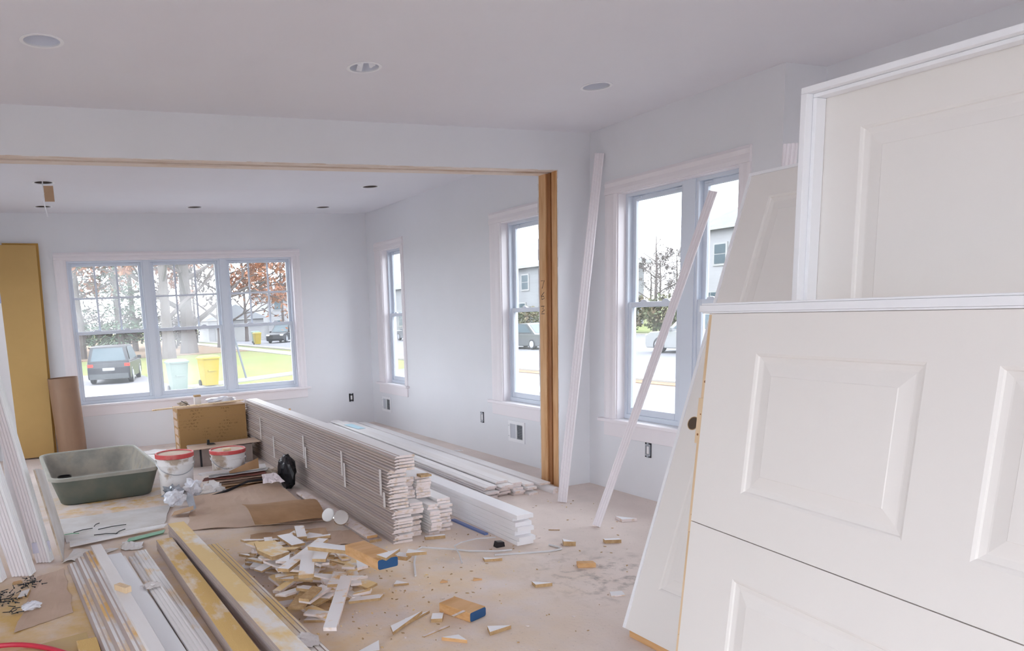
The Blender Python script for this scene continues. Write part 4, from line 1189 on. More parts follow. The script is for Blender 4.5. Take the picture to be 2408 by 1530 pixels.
def foot(poly, step=0.012):
    xs = [q[0] for q in poly]; ys = [q[1] for q in poly]
    cells = []
    n = len(poly)
    i0, i1, j0, j1 = int(min(xs) // step), int(max(xs) // step), int(min(ys) // step), int(max(ys) // step)
    for i in range(i0, i1 + 1):
        for j in range(j0, j1 + 1):
            px, py = (i + 0.5) * step, (j + 0.5) * step
            ins = False
            for k in range(n):
                x1, y1 = poly[k]; x2, y2 = poly[k - 1]
                if (y1 > py) != (y2 > py) and px < (x2 - x1) * (py - y1) / (y2 - y1) + x1:
                    ins = not ins
            if ins:
                cells.append((i, j))
    return cells


def drop(name, poly, th, m_, label, cat='offcut', group=None, top=None, mend=None):
    """Lay a flat piece with the given outline on whatever is under it."""
    n = len(poly)
    cx, cy = sum(q[0] for q in poly) / n, sum(q[1] for q in poly) / n
    big = [(cx + (q[0] - cx) * 1.04, cy + (q[1] - cy) * 1.04) for q in poly]
    cells = foot(big)
    z = max([HG.get(c_, 0.0) for c_ in cells] + [0.0]) + 0.0008
    for c_ in cells:
        HG[c_] = z + th
    mb = MB()
    lp = [(q[0] - cx, q[1] - cy) for q in poly]
    area = sum(lp[k][0] * lp[(k + 1) % n][1] - lp[(k + 1) % n][0] * lp[k][1] for k in range(n))
    if area < 0:
        lp.reverse()
    mb.prism(lp, 0, th, 'z', 1, 0)
    o = mb.build(name, [m_, mend or MDF])
    o.location = (cx, cy, z)
    return tag(o, label, cat, group)


def strip(x0, y0, x1, y1, w):
    d = Vector((x1 - x0, y1 - y0)); d.normalize(); s = Vector((-d.y, d.x)) * (w / 2)
    return [(x0 - s.x, y0 - s.y), (x1 - s.x, y1 - s.y), (x1 + s.x, y1 + s.y), (x0 + s.x, y0 + s.y)]


OFF_W = mat('offcut_white', (0.86, 0.84, 0.85), 0.55, var=((0.82, 0.55, 0.25), 7, 0.56, 0.66))
OFF_Y = mat('offcut_dusted', (0.83, 0.62, 0.32), 0.8, var=((0.86, 0.82, 0.78), 7, 0.5, 0.62))
OFF_C = mat('offcut_clean', (0.87, 0.87, 0.89), 0.5)
r = random.Random(31)
KINDS_ = (('white primed offcut in the scrap heap', OFF_W, 'white offcuts in the scrap heap'), ('yellow dusted offcut in the scrap heap', OFF_Y, 'dusted offcuts in the scrap heap'), ('clean white wedge in the scrap heap', OFF_C, 'white wedges in the scrap heap'), ('brown fibre offcut in the scrap heap', MDF, 'brown offcuts in the scrap heap'))
for k in range(130):
    u = r.random() ** 0.6; a = r.uniform(0, 2 * PI)
    cx = 1.20 + 0.31 * u * math.cos(a) + 0.0; cy = 3.98 + 0.68 * u * math.sin(a)
    if cx < 0.985 - (cy - 4.0) * 0.052:
        cx = 0.99 - (cy - 4.0) * 0.052 + r.uniform(0, 0.15)
    cx = max(cx, 1.02 - (cy - 4.0) * 0.055)
    cx += 0.10 * (4.0 - cy) * (cx > 1.15)
    L_ = r.uniform(0.07, 0.22); w_ = r.uniform(0.04, 0.078); an = r.uniform(0, PI)
    ki = r.choices((0, 1, 2, 3), (5, 4, 2.5, 1))[0]
    if ki == 2 or r.random() < 0.22:
        lp = [(-L_ / 2, -w_ / 2), (L_ / 2, -w_ / 2), (-L_ / 2 + r.uniform(0, 0.02), w_ / 2)]
    else:
        lp = [(-L_ / 2, -w_ / 2), (L_ / 2 + r.uniform(-.02, .02), -w_ / 2), (L_ / 2, w_ / 2), (-L_ / 2 + r.uniform(-.02, .02), w_ / 2)]
    ca, sa = math.cos(an), math.sin(an)
    poly = [(cx + x * ca - y * sa, cy + x * sa + y * ca) for x, y in lp]
    if min(q[0] + 0.052 * (q[1] - 4.0) for q in poly) < 0.905:
        continue
    o_ = drop('wood_offcut', poly, r.choice((0.009, 0.011, 0.013, 0.015)), KINDS_[ki][1], KINDS_[ki][0], group=KINDS_[ki][2], mend=MDF if (ki == 3 or r.random() < 0.3) else BOARD_END)
    if o_.location.z > 0.012:
        a_t = r.uniform(-0.16, 0.16); b_t = r.uniform(-0.16, 0.16)
        o_.rotation_euler = (a_t, b_t, 0)
        o_.location.z += 0.35 * L_ * max(abs(a_t), abs(b_t)) * 0.5
drop('long_offcut', strip(1.22, 4.40, 1.24, 4.16, 0.085), 0.016, OFF_C, 'grooved white offcut lying at the back of the scrap heap')
drop('long_offcut', strip(1.37, 4.56, 1.31, 4.31, 0.06), 0.016, OFF_W, 'white offcut with one dusted edge pointing out of the heap')
drop('chunk_offcut', [(1.00, 4.26), (1.12, 4.24), (1.13, 3.98), (1.02, 3.94), (0.98, 4.10)], 0.022, OFF_Y, 'thick dusted chunk lying against the ledge boards')
drop('long_offcut', strip(1.00, 3.66, 1.36, 4.06, 0.062), 0.018, OFF_W, 'long white offcut with a dust stripe across the heap')
drop('long_offcut', strip(1.06, 3.46, 1.20, 3.84, 0.075), 0.018, OFF_W, 'wide white offcut with a notched dusted end')
drop('square_offcut', [(1.15, 3.63), (1.21, 3.59), (1.29, 3.74), (1.23, 3.80)], 0.016, OFF_C, 'square white offcut below the long white one')
drop('square_offcut', [(1.18, 3.50), (1.25, 3.47), (1.34, 3.62), (1.28, 3.67)], 0.016, OFF_W, 'square white offcut next to the sanding block')
drop('long_offcut', strip(1.27, 3.92, 1.52, 3.56, 0.07), 0.018, OFF_C, 'grooved long white offcut under the top one')
drop('long_offcut', strip(1.20, 3.80, 1.58, 3.37, 0.062), 0.02, OFF_C, 'long clean white offcut pointing at the floor, topmost of the heap')
drop('floor_strip', strip(0.995, 2.95, 1.295, 3.53, 0.058), 0.016, OFF_W, 'long white strip lying alone on the floor below the heap', mend=BOARD_END)


def wood_block(name, pts, h, label, z=None):
    """Blond wood block with one end dipped in dark blue paint; pts start at the unpainted end."""
    (ax, ay), (bx, by) = pts
    d = Vector((bx - ax, by - ay)); L_ = d.length
    cells = foot(strip(ax, ay, bx, by, 0.125))
    z = max([HG.get(c_, 0.0) for c_ in cells] + [0.0]) + 0.0008 if z is None else z
    t = thing(name, (ax, ay, z), label, 'wood block', rz=math.atan2(d.y, d.x))
    MB().box((0, -0.058, 0), (L_, 0.058, h)).build('block', BLOCKWOOD, t, bevel=0.003)
    MB().prism(rrect(-0.056, 0.056, 0.002, h - 0.002, 0.01, 3), L_ + 0.0003, L_ + 0.003, 'x').build('painted_end', BLUE, t)
    for c_ in cells:
        HG[c_] = z + h


wood_block('painted_block', ((1.36, 3.555), (1.405, 3.24)), 0.052, 'blond wood block with blue painted end on the scrap heap')
wood_block('painted_block', ((1.70, 3.205), (1.765, 3.02)), 0.048, 'blond wood block with blue painted end alone on the floor')
for k, (pts, th, m_, lb, me_) in enumerate((
    ([(1.38, 3.20), (1.50, 3.30), (1.36, 3.27)], 0.014, OFF_C, 'white wedge beside the heap under the painted block', MDF),
    ([(1.44, 3.12), (1.60, 3.20), (1.45, 3.17)], 0.012, OFF_W, 'thin white wedge below the painted block', MDF),
    ([(1.32, 3.02), (1.55, 3.18), (1.34, 3.09)], 0.015, OFF_C, 'long white wedge beside the floor strip', MDF),
    ([(1.56, 3.36), (1.66, 3.33), (1.60, 3.42)], 0.016, OFF_C, 'white triangular offcut at the tip of the heap', MDF),
    ([(1.10, 2.93), (1.20, 2.90), (1.24, 3.0)], 0.014, OFF_C, 'white triangle on the floor beside the long strip', MDF),
    ([(1.55, 3.09), (1.60, 3.07), (1.64, 3.13), (1.59, 3.15)], 0.018, OFF_C, 'small white block with brown end near the lone block', MDF),
    ([(1.715, 2.83), (1.84, 2.85), (1.74, 2.895)], 0.018, OFF_C, 'white triangle with brown edge below the lone block', MDF),
    ([(1.50, 2.89), (1.585, 2.81), (1.58, 2.88)], 0.016, OFF_C, 'white triangle with orange grain edge', BLOCKWOOD),
    ([(2.24, 3.23), (2.33, 3.21), (2.25, 3.28)], 0.018, OFF_C, 'white triangle alone in the middle of the floor', MDF),
    ([(2.49, 2.94), (2.56, 2.92), (2.58, 2.97), (2.52, 2.99)], 0.006, PAPER, 'torn white scrap near the leaning door', BOARD_END),
    ([(2.62, 3.37), (2.71, 3.33), (2.72, 3.37), (2.64, 3.41)], 0.026, BLOCKWOOD, 'small orange wood block on the bare floor', BLOCKWOOD),
    ([(2.80, 3.74), (2.86, 3.70), (2.83, 3.79)], 0.028, OFF_C, 'white topped wedge near the leaning casing', MDF),
    ([(3.04, 3.65), (3.13, 3.61), (3.135, 3.64), (3.05, 3.68)], 0.022, OFF_C, 'small flat block near the double window', MDF),
    ([(2.23, 3.72), (2.33, 3.69), (2.24, 3.76)], 0.016, OFF_C, 'brown edged wedge below the straps', MDF),
    ([(3.44, 3.96), (3.54, 3.93), (3.46, 4.05)], 0.02, OFF_C, 'white triangle under the window wall', BOARD_END),
    ([(1.84, 3.54), (1.88, 3.53), (1.87, 3.57)], 0.008, BLOCKWOOD, 'tiny orange chip near the straps', BLOCKWOOD),
    ([(2.01, 3.48), (2.06, 3.47), (2.03, 3.51)], 0.008, BLOCKWOOD, 'tiny orange chip nearest the white triangle', BLOCKWOOD),
    ([(2.13, 4.285), (2.26, 4.255), (2.27, 4.285), (2.14, 4.315)], 0.02, OFF_W, 'short block at the foot of the narrow casings', MDF),
    ([(1.55, 4.42), (1.66, 4.36), (1.56, 4.47)], 0.015, OFF_C, 'white triangle between heap and tall stack', MDF),
    ([(1.42, 4.62), (1.50, 4.58), (1.45, 4.67)], 0.012, OFF_C, 'white triangle below the torn cardboard', MDF),
    ([(1.60, 3.62), (1.68, 3.60), (1.64, 3.67)], 0.012, OFF_W, 'white offcut corner beside the long clean offcut', MDF),
    ([(1.62, 2.99), (1.70, 3.02), (1.695, 3.035), (1.615, 3.005)], 0.005, BOARD_END, 'thin splinter below the lone block', MDF),
    ([(1.60, 3.02), (1.44, 2.965), (1.445, 2.955), (1.605, 3.005)], 0.005, BOARD_END, 'long splinter left of the lone block'.replace('left of', 'beside'), MDF),
    ([(2.66, 3.95), (2.78, 3.99), (2.74, 4.02)], 0.004, PAPER, 'paper scrap near the ends of the square boards', BOARD_END),
    ([(2.92, 4.06), (2.98, 4.02), (2.99, 4.05)], 0.006, BOARD_END, 'little pale splinter near the wall boards', MDF))):
    drop('floor_offcut', pts, th, m_, lb, mend=me_)
# tiny chips everywhere near the heap: too many and too small to tell apart
mb = MB()
r = random.Random(77)
for k in range(620):
    if k < 380:
        x, y = r.gauss(1.25, 0.42), r.gauss(3.75, 0.7)
    else:
        x, y = r.uniform(0.1, 3.6), r.uniform(2.6, 4.8)
    if 0.0 < x + 0.055 * (y - 4) < 0.93 or y > 4.9:
        continue
    s = r.uniform(0.003, 0.011); a = r.uniform(0, PI)
    p_ = [(x + s * math.cos(a), y + s * math.sin(a)), (x - s * 0.5 * math.sin(a), y + s * 0.5 * math.cos(a)), (x - s * math.cos(a), y - s * math.sin(a)), (x + s * 0.5 * math.sin(a), y - s * 0.5 * math.cos(a))]
    mb.prism(p_, 0.0003, r.uniform(0.002, 0.005), 'z', r.choice((0, 1, 1, 2)))
tag(mb.build('wood_chips', [BOARD_END, MDF, OFF_Y]), 'tiny wood chips and splinters scattered over the floor', 'debris', kind='stuff')

# ------------------------------------------------------------------ straps, bar, clips
def ribbon(name, path, label, m_=STRAP, r_=0.004):
    return tag(MB().tube([(x, y, z) for x, y, z in path], r_, 6).build(name, m_, smooth=True), label, 'strap')


ribbon('banding_strap', [(1.77, 3.70, .005), (1.86, 3.9, .005), (1.96, 4.07, .02), (2.0, 4.08, .03), (2.1, 4.03, .02), (2.19, 3.985, .01), (2.25, 3.93, .006), (2.39, 3.845, .006), (2.48, 3.82, .006)], 'white banding strap with a bent end on the floor', r_=0.006)
ribbon('banding_strap', [(2.10, 3.76, .005), (2.15, 3.88, .02), (2.185, 4.0, .03), (2.25, 4.04, .03), (2.37, 4.05, .035), (2.51, 4.05, .02)], 'thin banding strap bent upright near the square boards', r_=0.004)
ribbon('banding_strap', [(2.34, 3.79, .005), (2.45, 3.755, .005), (2.55, 3.72, .005), (2.66, 3.685, .005), (2.74, 3.68, .008), (2.745, 3.72, .008), (2.73, 3.79, .006)], 'looped grey banding strap at the ends of the square boards', r_=0.006)
tag(MB().prism([(-0.03, 0), (0.03, 0), (0.025, 0.03), (-0.02, 0.035)], -0.02, 0.02, 'y').build('black_clip', BLACK), 'black plastic clip on the floor by the square boards', 'clip').location = (2.46, 3.93, 0.001)
o = tag(MB().box((-0.014, 0, 0), (0.014, 0.42, 0.012)).build('blue_level_bar', BLUE_L), 'blue metal bar along the foot of the square boards', 'bar')
o.matrix_world = Matrix.Translation((2.522, 4.18, 0.0008)) @ Matrix.Rotation(0.035, 4, 'Z')
for k, (x, y, a) in enumerate(((2.30, 4.16, 0.2), (3.42, 4.6, -0.4), (2.92, 3.18, 0.3))):
    pass

# spilled screws
sb = MB().lathe([(0, 0), (0.0045, 0.0), (0.002, 0.004), (0.002, 0.028), (0.0, 0.036)], 6).mesh('screw', SCREW)
r = random.Random(41)
for k in range(85):
    q = r.random()
    x, y = (r.gauss(-0.385, 0.06), r.gauss(4.50, 0.08)) if q < 0.6 else (r.gauss(-0.25, 0.04), r.gauss(4.70, 0.05)) if q < 0.85 else (r.gauss(-0.40, 0.05), r.gauss(4.33, 0.08))
    o = link('drywall_screw', sb)
    o.matrix_world = Matrix.Translation((x, y, 0.006 + r.uniform(0, 0.012))) @ Matrix.Rotation(r.uniform(0, 2 * PI), 4, 'Z') @ Matrix.Rotation(PI / 2 - r.uniform(-0.1, 0.25), 4, 'X') @ Matrix.Scale(1.15, 4)
    tag(o, 'black drywall screw in the spill beside the leaning casings', 'screw', 'spilled black screws')
crumple('clear_packet', (-0.225, 4.27, 0.0), (0.05, 0.045, 0.02), PLASTIC, 'clear plastic packet on the yellow sawdust', 'packet', 23, 0.6)
drop('white_floor_chip', [(-0.30, 4.45), (-0.25, 4.47), (-0.235, 4.58), (-0.28, 4.56)], 0.014, PAPER, 'white chip lying among the spilled screws')
drop('orange_chip', [(-0.335, 4.74), (-0.28, 4.75), (-0.29, 4.78), (-0.33, 4.77)], 0.012, BLOCKWOOD, 'orange wood chip at the edge of the screws')
tag(MB().tube([(-0.36 + 0.62 * t_ / 14 - 0.25, 3.78 - 0.9 * (t_ / 14 - 0.35) ** 2, 0.0198) for t_ in range(15)], 0.012, 8).build('red_cord', mat('red_rubber', (0.55, 0.03, 0.06), 0.4), smooth=True), 'thick red cord lying on the hardboard sheet', 'cord')
for k, (x, y, a, L_) in enumerate(((0.10, 5.72, 0.35, 0.14), (0.30, 5.70, 0.15, 0.20), (0.02, 5.66, -0.2, 0.10), (0.34, 5.50, 0.9, 0.12), (0.24, 5.48, -0.3, 0.16), (0.20, 5.83, 1.1, 0.09))):
    o = tag(MB().tube([(-L_ / 2, 0, 0), (0, 0.008, 0.002), (L_ / 2, 0, 0)], 0.0032, 6).build('wire_bit', GREEN if k == 2 else SCREW), ('cut black wire on the drywall scrap', 'long black wire on the drywall scrap', 'green wire on the drywall scrap', 'short black wire on the white strip', 'bent black wire on the white strip', 'stub of black wire near the tub')[k], 'wire')
    o.matrix_world = Matrix.Translation((x, y, 0.031 if k in (3, 4) else 0.021)) @ Matrix.Rotation(a, 4, 'Z')


# ------------------------------------------------------------------ outdoors
GZ = -1.17
LAWN = mat('lawn', (0.105, 0.135, 0.03), 0.95, var=((0.14, 0.135, 0.04), 0.35, 0.4, 0.65), bump=(9, 0.5))
PAVE = mat('driveway', (0.175, 0.17, 0.18), 0.9, var=((0.155, 0.15, 0.16), 0.5, 0.4, 0.65))
ASPH = mat('asphalt', (0.14, 0.14, 0.155), 0.9, var=((0.12, 0.12, 0.135), 0.3, 0.4, 0.65))
CONC = mat('sidewalk', (0.25, 0.24, 0.225), 0.9)
LITTER = mat('leaf_litter', (0.15, 0.105, 0.065), 0.95, var=((0.19, 0.10, 0.05), 1.2, 0.45, 0.65), bump=(6, 0.6))
GRAVEL = mat('bare_ground', (0.21, 0.20, 0.195), 0.95, var=((0.14, 0.13, 0.125), 3.5, 0.42, 0.6), bump=(8, 0.8))
struct(MB().box((-160, -120, GZ - 0.5), (220, 240, GZ)).build('ground', LAWN))


def patch(name, poly, h, m_):
    return struct(MB().prism(poly, GZ + 0.002, GZ + h, 'z').build(name, m_))


patch('driveway', [(-10, 11), (5.6, 11), (5.3, 27), (4.7, 32), (4.3, 44), (-4, 44), (-4, 34), (-10, 32)], 0.02, PAVE)
patch('road_side', [(5.61, 11), (17.2, 11), (17.2, 33), (9.0, 28.8), (5.31, 26.8)], 0.02, ASPH)
patch('sidewalk_front', [(5.4, 30.6), (15.4, 36.4), (15.4, 37.9), (5.0, 31.7)], 0.05, CONC)
patch('sidewalk_street', [(15.41, 36.4), (16.8, 36.4), (16.8, 120), (15.41, 120)], 0.05, CONC)
patch('street', [(18.4, -40), (41, -40), (41, 150), (18.4, 150)], 0.02, ASPH)
patch('kerb_near', [(17.8, -40), (18.39, -40), (18.39, 150), (17.8, 150)], 0.09, CONC)
patch('kerb_far', [(41.01, -40), (41.6, -40), (41.6, 150), (41.01, 150)], 0.09, CONC)
patch('bare_ground_patch', [(7.0, -20), (15.4, -20), (15.4, 10.9), (7.0, 10.9)], 0.03, GRAVEL)
patch('bare_ground_verge', [(15.45, -20), (17.79, -20), (17.79, 30), (17.21, 30), (17.21, 10.9), (15.45, 10.9)], 0.04, LITTER)
patch('neutral_bounce_ground', [(-40, -60), (6.9, -60), (6.9, 10.9), (-10.1, 10.9), (-10.1, 32), (-40, 32)], 0.02, GRAVEL)  # unseen neutral ground, added to keep green lawn bounce out of the rooms
patch('leaf_litter_bed', [(-30, 62), (15.3, 62), (15.3, 130), (-30, 130)], 0.03, LITTER)
for k in range(8):
    patch('road_marking', [(29.6, -6 + 9 * k), (29.8, -6 + 9 * k), (29.8, -1.5 + 9 * k), (29.6, -1.5 + 9 * k)], 0.026, CONC)

BARK = mat('bark', (0.075, 0.06, 0.057), 0.95, var=((0.105, 0.09, 0.084), 3, 0.4, 0.65), stretch=(1, 1, 0.3))
BARK_L = mat('bark_pale', (0.085, 0.07, 0.066), 0.95)
LEAF_O = mat('leaf_orange', (0.27, 0.10, 0.042), 0.8, var=((0.20, 0.105, 0.06), 1.3, 0.4, 0.65))
LEAF_G = mat('needles_green', (0.07, 0.12, 0.075), 0.9, var=((0.10, 0.15, 0.09), 0.8, 0.4, 0.65))
LEAF_B = mat('twig_brown', (0.10, 0.078, 0.07), 0.95, var=((0.085, 0.078, 0.068), 0.7, 0.4, 0.65))
SHRUB_G = mat('shrub_green', (0.095, 0.115, 0.065), 0.95, var=((0.16, 0.115, 0.075), 0.9, 0.42, 0.62))


def tree(name, x, y, h, r0, seed, label, leaf=None, nleaf=0, lsize=0.3, low=0.35, spread=0.5, group=None, bark=None, depth=4, cat='tree'):
    t = thing(name, (x, y, GZ), label, cat, group)
    rr = random.Random(seed)
    mb = MB()
    tips = []
    def grow(p, d, L_, r_, k):
        q = p + d * L_
        mid = p + d * (L_ * 0.5) + Vector((rr.uniform(-1, 1), rr.uniform(-1, 1), 0)) * L_ * 0.05
        mb.tube([p, mid, q], [r_, r_ * 0.85, r_ * 0.65], 6 if k > 1 else 4, caps=False)
        if k <= 2:
            tips.append((mid, L_)); tips.append((q, L_))
        if k == 0:
            return
        n = rr.choice((2, 3, 3)) if k > 1 else rr.choice((2, 3))
        for _ in range(n):
            a = rr.uniform(0, 2 * PI); b = rr.uniform(0.35, 1.0) * spread * 1.6
            s1 = d.cross(Vector((0.3, 0.9, 0.1))).normalized(); s2 = d.cross(s1)
            nd = (d + (s1 * math.cos(a) + s2 * math.sin(a)) * b + Vector((0, 0, 0.12))).normalized()
            grow(q, nd, L_ * rr.uniform(0.6, 0.82), r_ * rr.uniform(0.45, 0.62), k - 1)
    trunk = h * low
    # several scaffold limbs up one leader
    mb.tube([(0, 0, -0.1), (0.05, 0.02, trunk * 0.5), (0, 0, trunk), (0.06, -0.04, h * 0.6), (0, 0, h * 0.82), (0.03, 0, h)], [r0 * 1.25, r0, r0 * 0.85, r0 * 0.55, r0 * 0.25, r0 * 0.06], 9)
    nl = 9
    for k in range(nl):
        z = trunk + (h * 0.92 - trunk) * k / nl
        a = k * 2.4 + rr.uniform(-.4, .4)
        d = Vector((math.cos(a), math.sin(a), rr.uniform(0.35, 0.8))).normalized()
        grow(Vector((0, 0, z)), d, h * 0.17 * (1.15 - 0.6 * k / nl) * (0.7 + spread), r0 * 0.38 * (1.1 - 0.7 * k / nl), depth - 1 if depth > 2 else 2)
    mb.build('trunk', bark or BARK, t)
    if leaf and nleaf:
        lf = MB()
        for k in range(nleaf):
            p, L_ = rr.choice(tips)
            c = p + Vector((rr.gauss(0, 1), rr.gauss(0, 1), rr.gauss(0, 0.8))) * (L_ * 0.28)
            s = lsize * rr.uniform(0.6, 1.3)
            a = Vector((rr.uniform(-1, 1), rr.uniform(-1, 1), rr.uniform(-1, 1))).normalized() * s
            b = a.cross(Vector((rr.uniform(-1, 1), rr.uniform(-1, 1), rr.uniform(-1, 1)))).normalized() * s * 0.6
            lf.face([c - a, c + b * 0.6, c + a, c - b * 0.6])
        o = lf.build('foliage', leaf, t); o['kind'] = 'stuff'
    return t


def conifer(name, x, y, h, seed, label, group=None, low=0.12, rad=0.2):
    t = thing(name, (x, y, GZ), label, 'tree', group)
    rr = random.Random(seed)
    MB().tube([(0, 0, -0.1), (0, 0, h * 0.5), (0, 0, h)], [h * 0.02, h * 0.014, 0.02], 8).build('trunk', BARK, t)
    lf = MB()
    for k in range(2600):
        z = h * (low + (1 - low) * rr.random() ** 1.15)
        f = 1 - (z / h - low) / (1 - low)
        R_ = h * rad * (0.15 + 0.85 * f) * rr.uniform(0.3, 1.0)
        a = rr.uniform(0, 2 * PI)
        lay = math.sin(z * 5.2) * 0.25
        c = Vector((R_ * math.cos(a), R_ * math.sin(a), z - 0.25 * R_ + lay))
        d = Vector((math.cos(a), math.sin(a), rr.uniform(-0.5, 0.1))) * rr.uniform(0.25, 0.5)
        s = Vector((-math.sin(a), math.cos(a), rr.uniform(-.3, .3))) * rr.uniform(0.08, 0.16)
        lf.face([c - s, c + d * 0.5 - s * 0.3, c + d, c + s])
    o = lf.build('foliage', LEAF_G, t); o['kind'] = 'stuff'
    return t


def shrub(name, x, y, R_, h, seed, label, m_=SHRUB_G, group=None):
    t = thing(name, (x, y, GZ), label, 'shrub', group)
    rr = random.Random(seed)
    st = MB()
    for k in range(7):
        a = rr.uniform(0, 2 * PI); q = rr.uniform(0.2, 0.7) * R_
        st.tube([(0, 0, 0), (q * 0.5 * math.cos(a), q * 0.5 * math.sin(a), h * 0.4), (q * math.cos(a), q * math.sin(a), h * 0.85)], [0.05, 0.035, 0.012], 5)
    st.build('stems', BARK, t)
    lf = MB()
    for k in range(900):
        d = Vector((rr.gauss(0, 1), rr.gauss(0, 1), rr.gauss(0, 1))).normalized() * rr.uniform(0.55, 1.0) * (1 + 0.25 * noise.noise(Vector((k * 0.1, seed, 0))))
        c = Vector((d.x * R_, d.y * R_, h * 0.55 + d.z * h * 0.5))
        if c.z < 0.05:
            c.z = 0.05 + rr.random() * 0.2
        a = Vector((rr.uniform(-1, 1), rr.uniform(-1, 1), rr.uniform(-1, 1))).normalized() * 0.16
        b = a.cross(Vector((rr.uniform(-1, 1), rr.uniform(-1, 1), rr.uniform(-1, 1)))).normalized() * 0.1
        lf.face([c - a, c + b, c + a, c - b])
    o = lf.build('foliage', m_, t); o['kind'] = 'stuff'
    return t


# seen through the triple window
tree('oak_tree', 11.0, 65.0, 15, 0.66, 1, 'big oak with orange leaves behind the lawn', LEAF_O, 5200, 0.30, low=0.14, spread=0.62, depth=5)
tree('oak_tree', 8.3, 58.0, 17, 0.45, 2, 'thinner oak with orange leaves next to the big one', LEAF_O, 5200, 0.26, low=0.16, spread=0.5, depth=5)
tree('oak_tree', 15.6, 74.0, 11, 0.34, 3, 'oak with sparse orange leaves near the white garage', LEAF_O, 2600, 0.26, low=0.16, spread=0.55, depth=5)
tree('bare_tree', 2.6, 66.5, 14, 0.30, 4, 'bare trunk tree behind the parked black car', LEAF_B, 500, 0.3, low=0.35, spread=0.5)
conifer('pine_tree', 5.4, 63.0, 12, 5, 'green pine among the bare trunks beyond the lawn', 'pines beyond the lawn', low=0.14, rad=0.22)
conifer('pine_tree', 2.2, 70.0, 13, 6, 'green pine among the bare trunks beyond the lawn', 'pines beyond the lawn', low=0.14, rad=0.22)
conifer('pine_tree', 8.0, 78.0, 15, 7, 'green pine among the bare trunks beyond the lawn', 'pines beyond the lawn', low=0.18)
for k in range(7):
    tree('woodland_tree', -6 + 4.6 * k, 88 + (k * 7) % 14, 13 + (k * 5) % 5, 0.2, 50 + k, 'bare brown tree in the wood behind the oaks', LEAF_B, 420, 0.4, low=0.2, spread=0.35, group='wood behind the oaks', bark=BARK_L)
for k in range(11):
    shrub('woodland_shrub', -5 + 1.9 * k, 79 + (k * 5) % 9, 1.7, 3.0 + (k % 3) * 0.7, 80 + k, 'brown undergrowth shrub below the pines', LEAF_B, 'undergrowth below the pines')

# through the side windows
tree('bare_street_tree', 46.2, 49.5, 8.2, 0.17, 21, 'bare branching tree before the houses across the street', low=0.2, spread=0.42, depth=6, bark=BARK_L)
for k, (x, y) in enumerate(((43.2, 43.0), (43.5, 46.0), (43.4, 49.2), (43.7, 52.6), (43.5, 56.0), (43.8, 59.6), (43.4, 63.5), (43.6, 68.0), (43.5, 73), (43.6, 79))):
    shrub('verge_shrub', x, y, 1.5, 2.4 + (k % 3) * 0.4, 120 + k, 'rusty green shrub in the row across the street', SHRUB_G, 'shrubs across the street')

WHITE_S = siding_mat('siding_white', (0.22, 0.22, 0.23), 0.3)
GREY_S = siding_mat('siding_grey', (0.15, 0.155, 0.165), 0.3)
ROOF = mat('shingle_roof', (0.13, 0.14, 0.16), 0.9, var=((0.16, 0.17, 0.185), 2.0, 0.4, 0.65), bump=(5, 0.5))
HGLASS = mat('house_glass', (0.05, 0.075, 0.09), 0.2)
FASC = mat('fascia_white', (0.27, 0.27, 0.27), 0.6)


def house(x0, x1, y0, y1, h, rh, label, wm, wins, hip=True):
    """Detached house; wins on the face x=x0 as (y, z, w, h) above ground."""
    t = thing('house', ((x0 + x1) / 2, (y0 + y1) / 2, GZ), label, 'house')
    a, b = (x1 - x0) / 2, (y1 - y0) / 2
    MB().box((-a, -b, -0.1), (a, b, h)).build('wall', wm, t)
    e = 0.5
    MB().box((-a - e, -b - e, h + 0.001), (a + e, b + e, h + 0.25)).build('eave', FASC, t)
    rb = h + 0.251
    k = min(a, b)
    R_ = MB()
    P = [(-a - e, -b - e, rb), (a + e, -b - e, rb), (a + e, b + e, rb), (-a - e, b + e, rb)]
    if b >= a:
        T = [(0, -b + k * 0.9, rb + rh), (0, b - k * 0.9, rb + rh)]
        R_.face([P[0], P[1], T[0]]); R_.face([P[2], P[3], T[1]]); R_.face([P[1], P[2], T[1], T[0]]); R_.face([P[3], P[0], T[0], T[1]])
    else:
        T = [(-a + k * 0.9, 0, rb + rh), (a - k * 0.9, 0, rb + rh)]
        R_.face([P[3], P[0], T[0]]); R_.face([P[1], P[2], T[1]]); R_.face([P[0], P[1], T[1], T[0]]); R_.face([P[2], P[3], T[0], T[1]])
    R_.face(P[::-1])
    R_.build('roof', ROOF, t)
    yc = (y0 + y1) / 2
    for (wy, wz, ww, wh) in wins:
        f_ = MB().box((-a - 0.08, wy - yc - ww / 2 - 0.12, wz - 0.12), (-a - 0.002, wy - yc + ww / 2 + 0.12, wz + wh + 0.12)).build('window', FASC, t)
        n = 2 if ww > 1.2 else 1
        for q in range(n):
            ya = wy - yc - ww / 2 + q * ww / n
            for zz in (0, wh / 2):
                MB().box((-a - 0.10, ya + 0.04, wz + zz + 0.04), (-a - 0.0805, ya + ww / n - 0.04, wz + zz + wh / 2 - 0.02)).build('pane', HGLASS, f_)
    return t


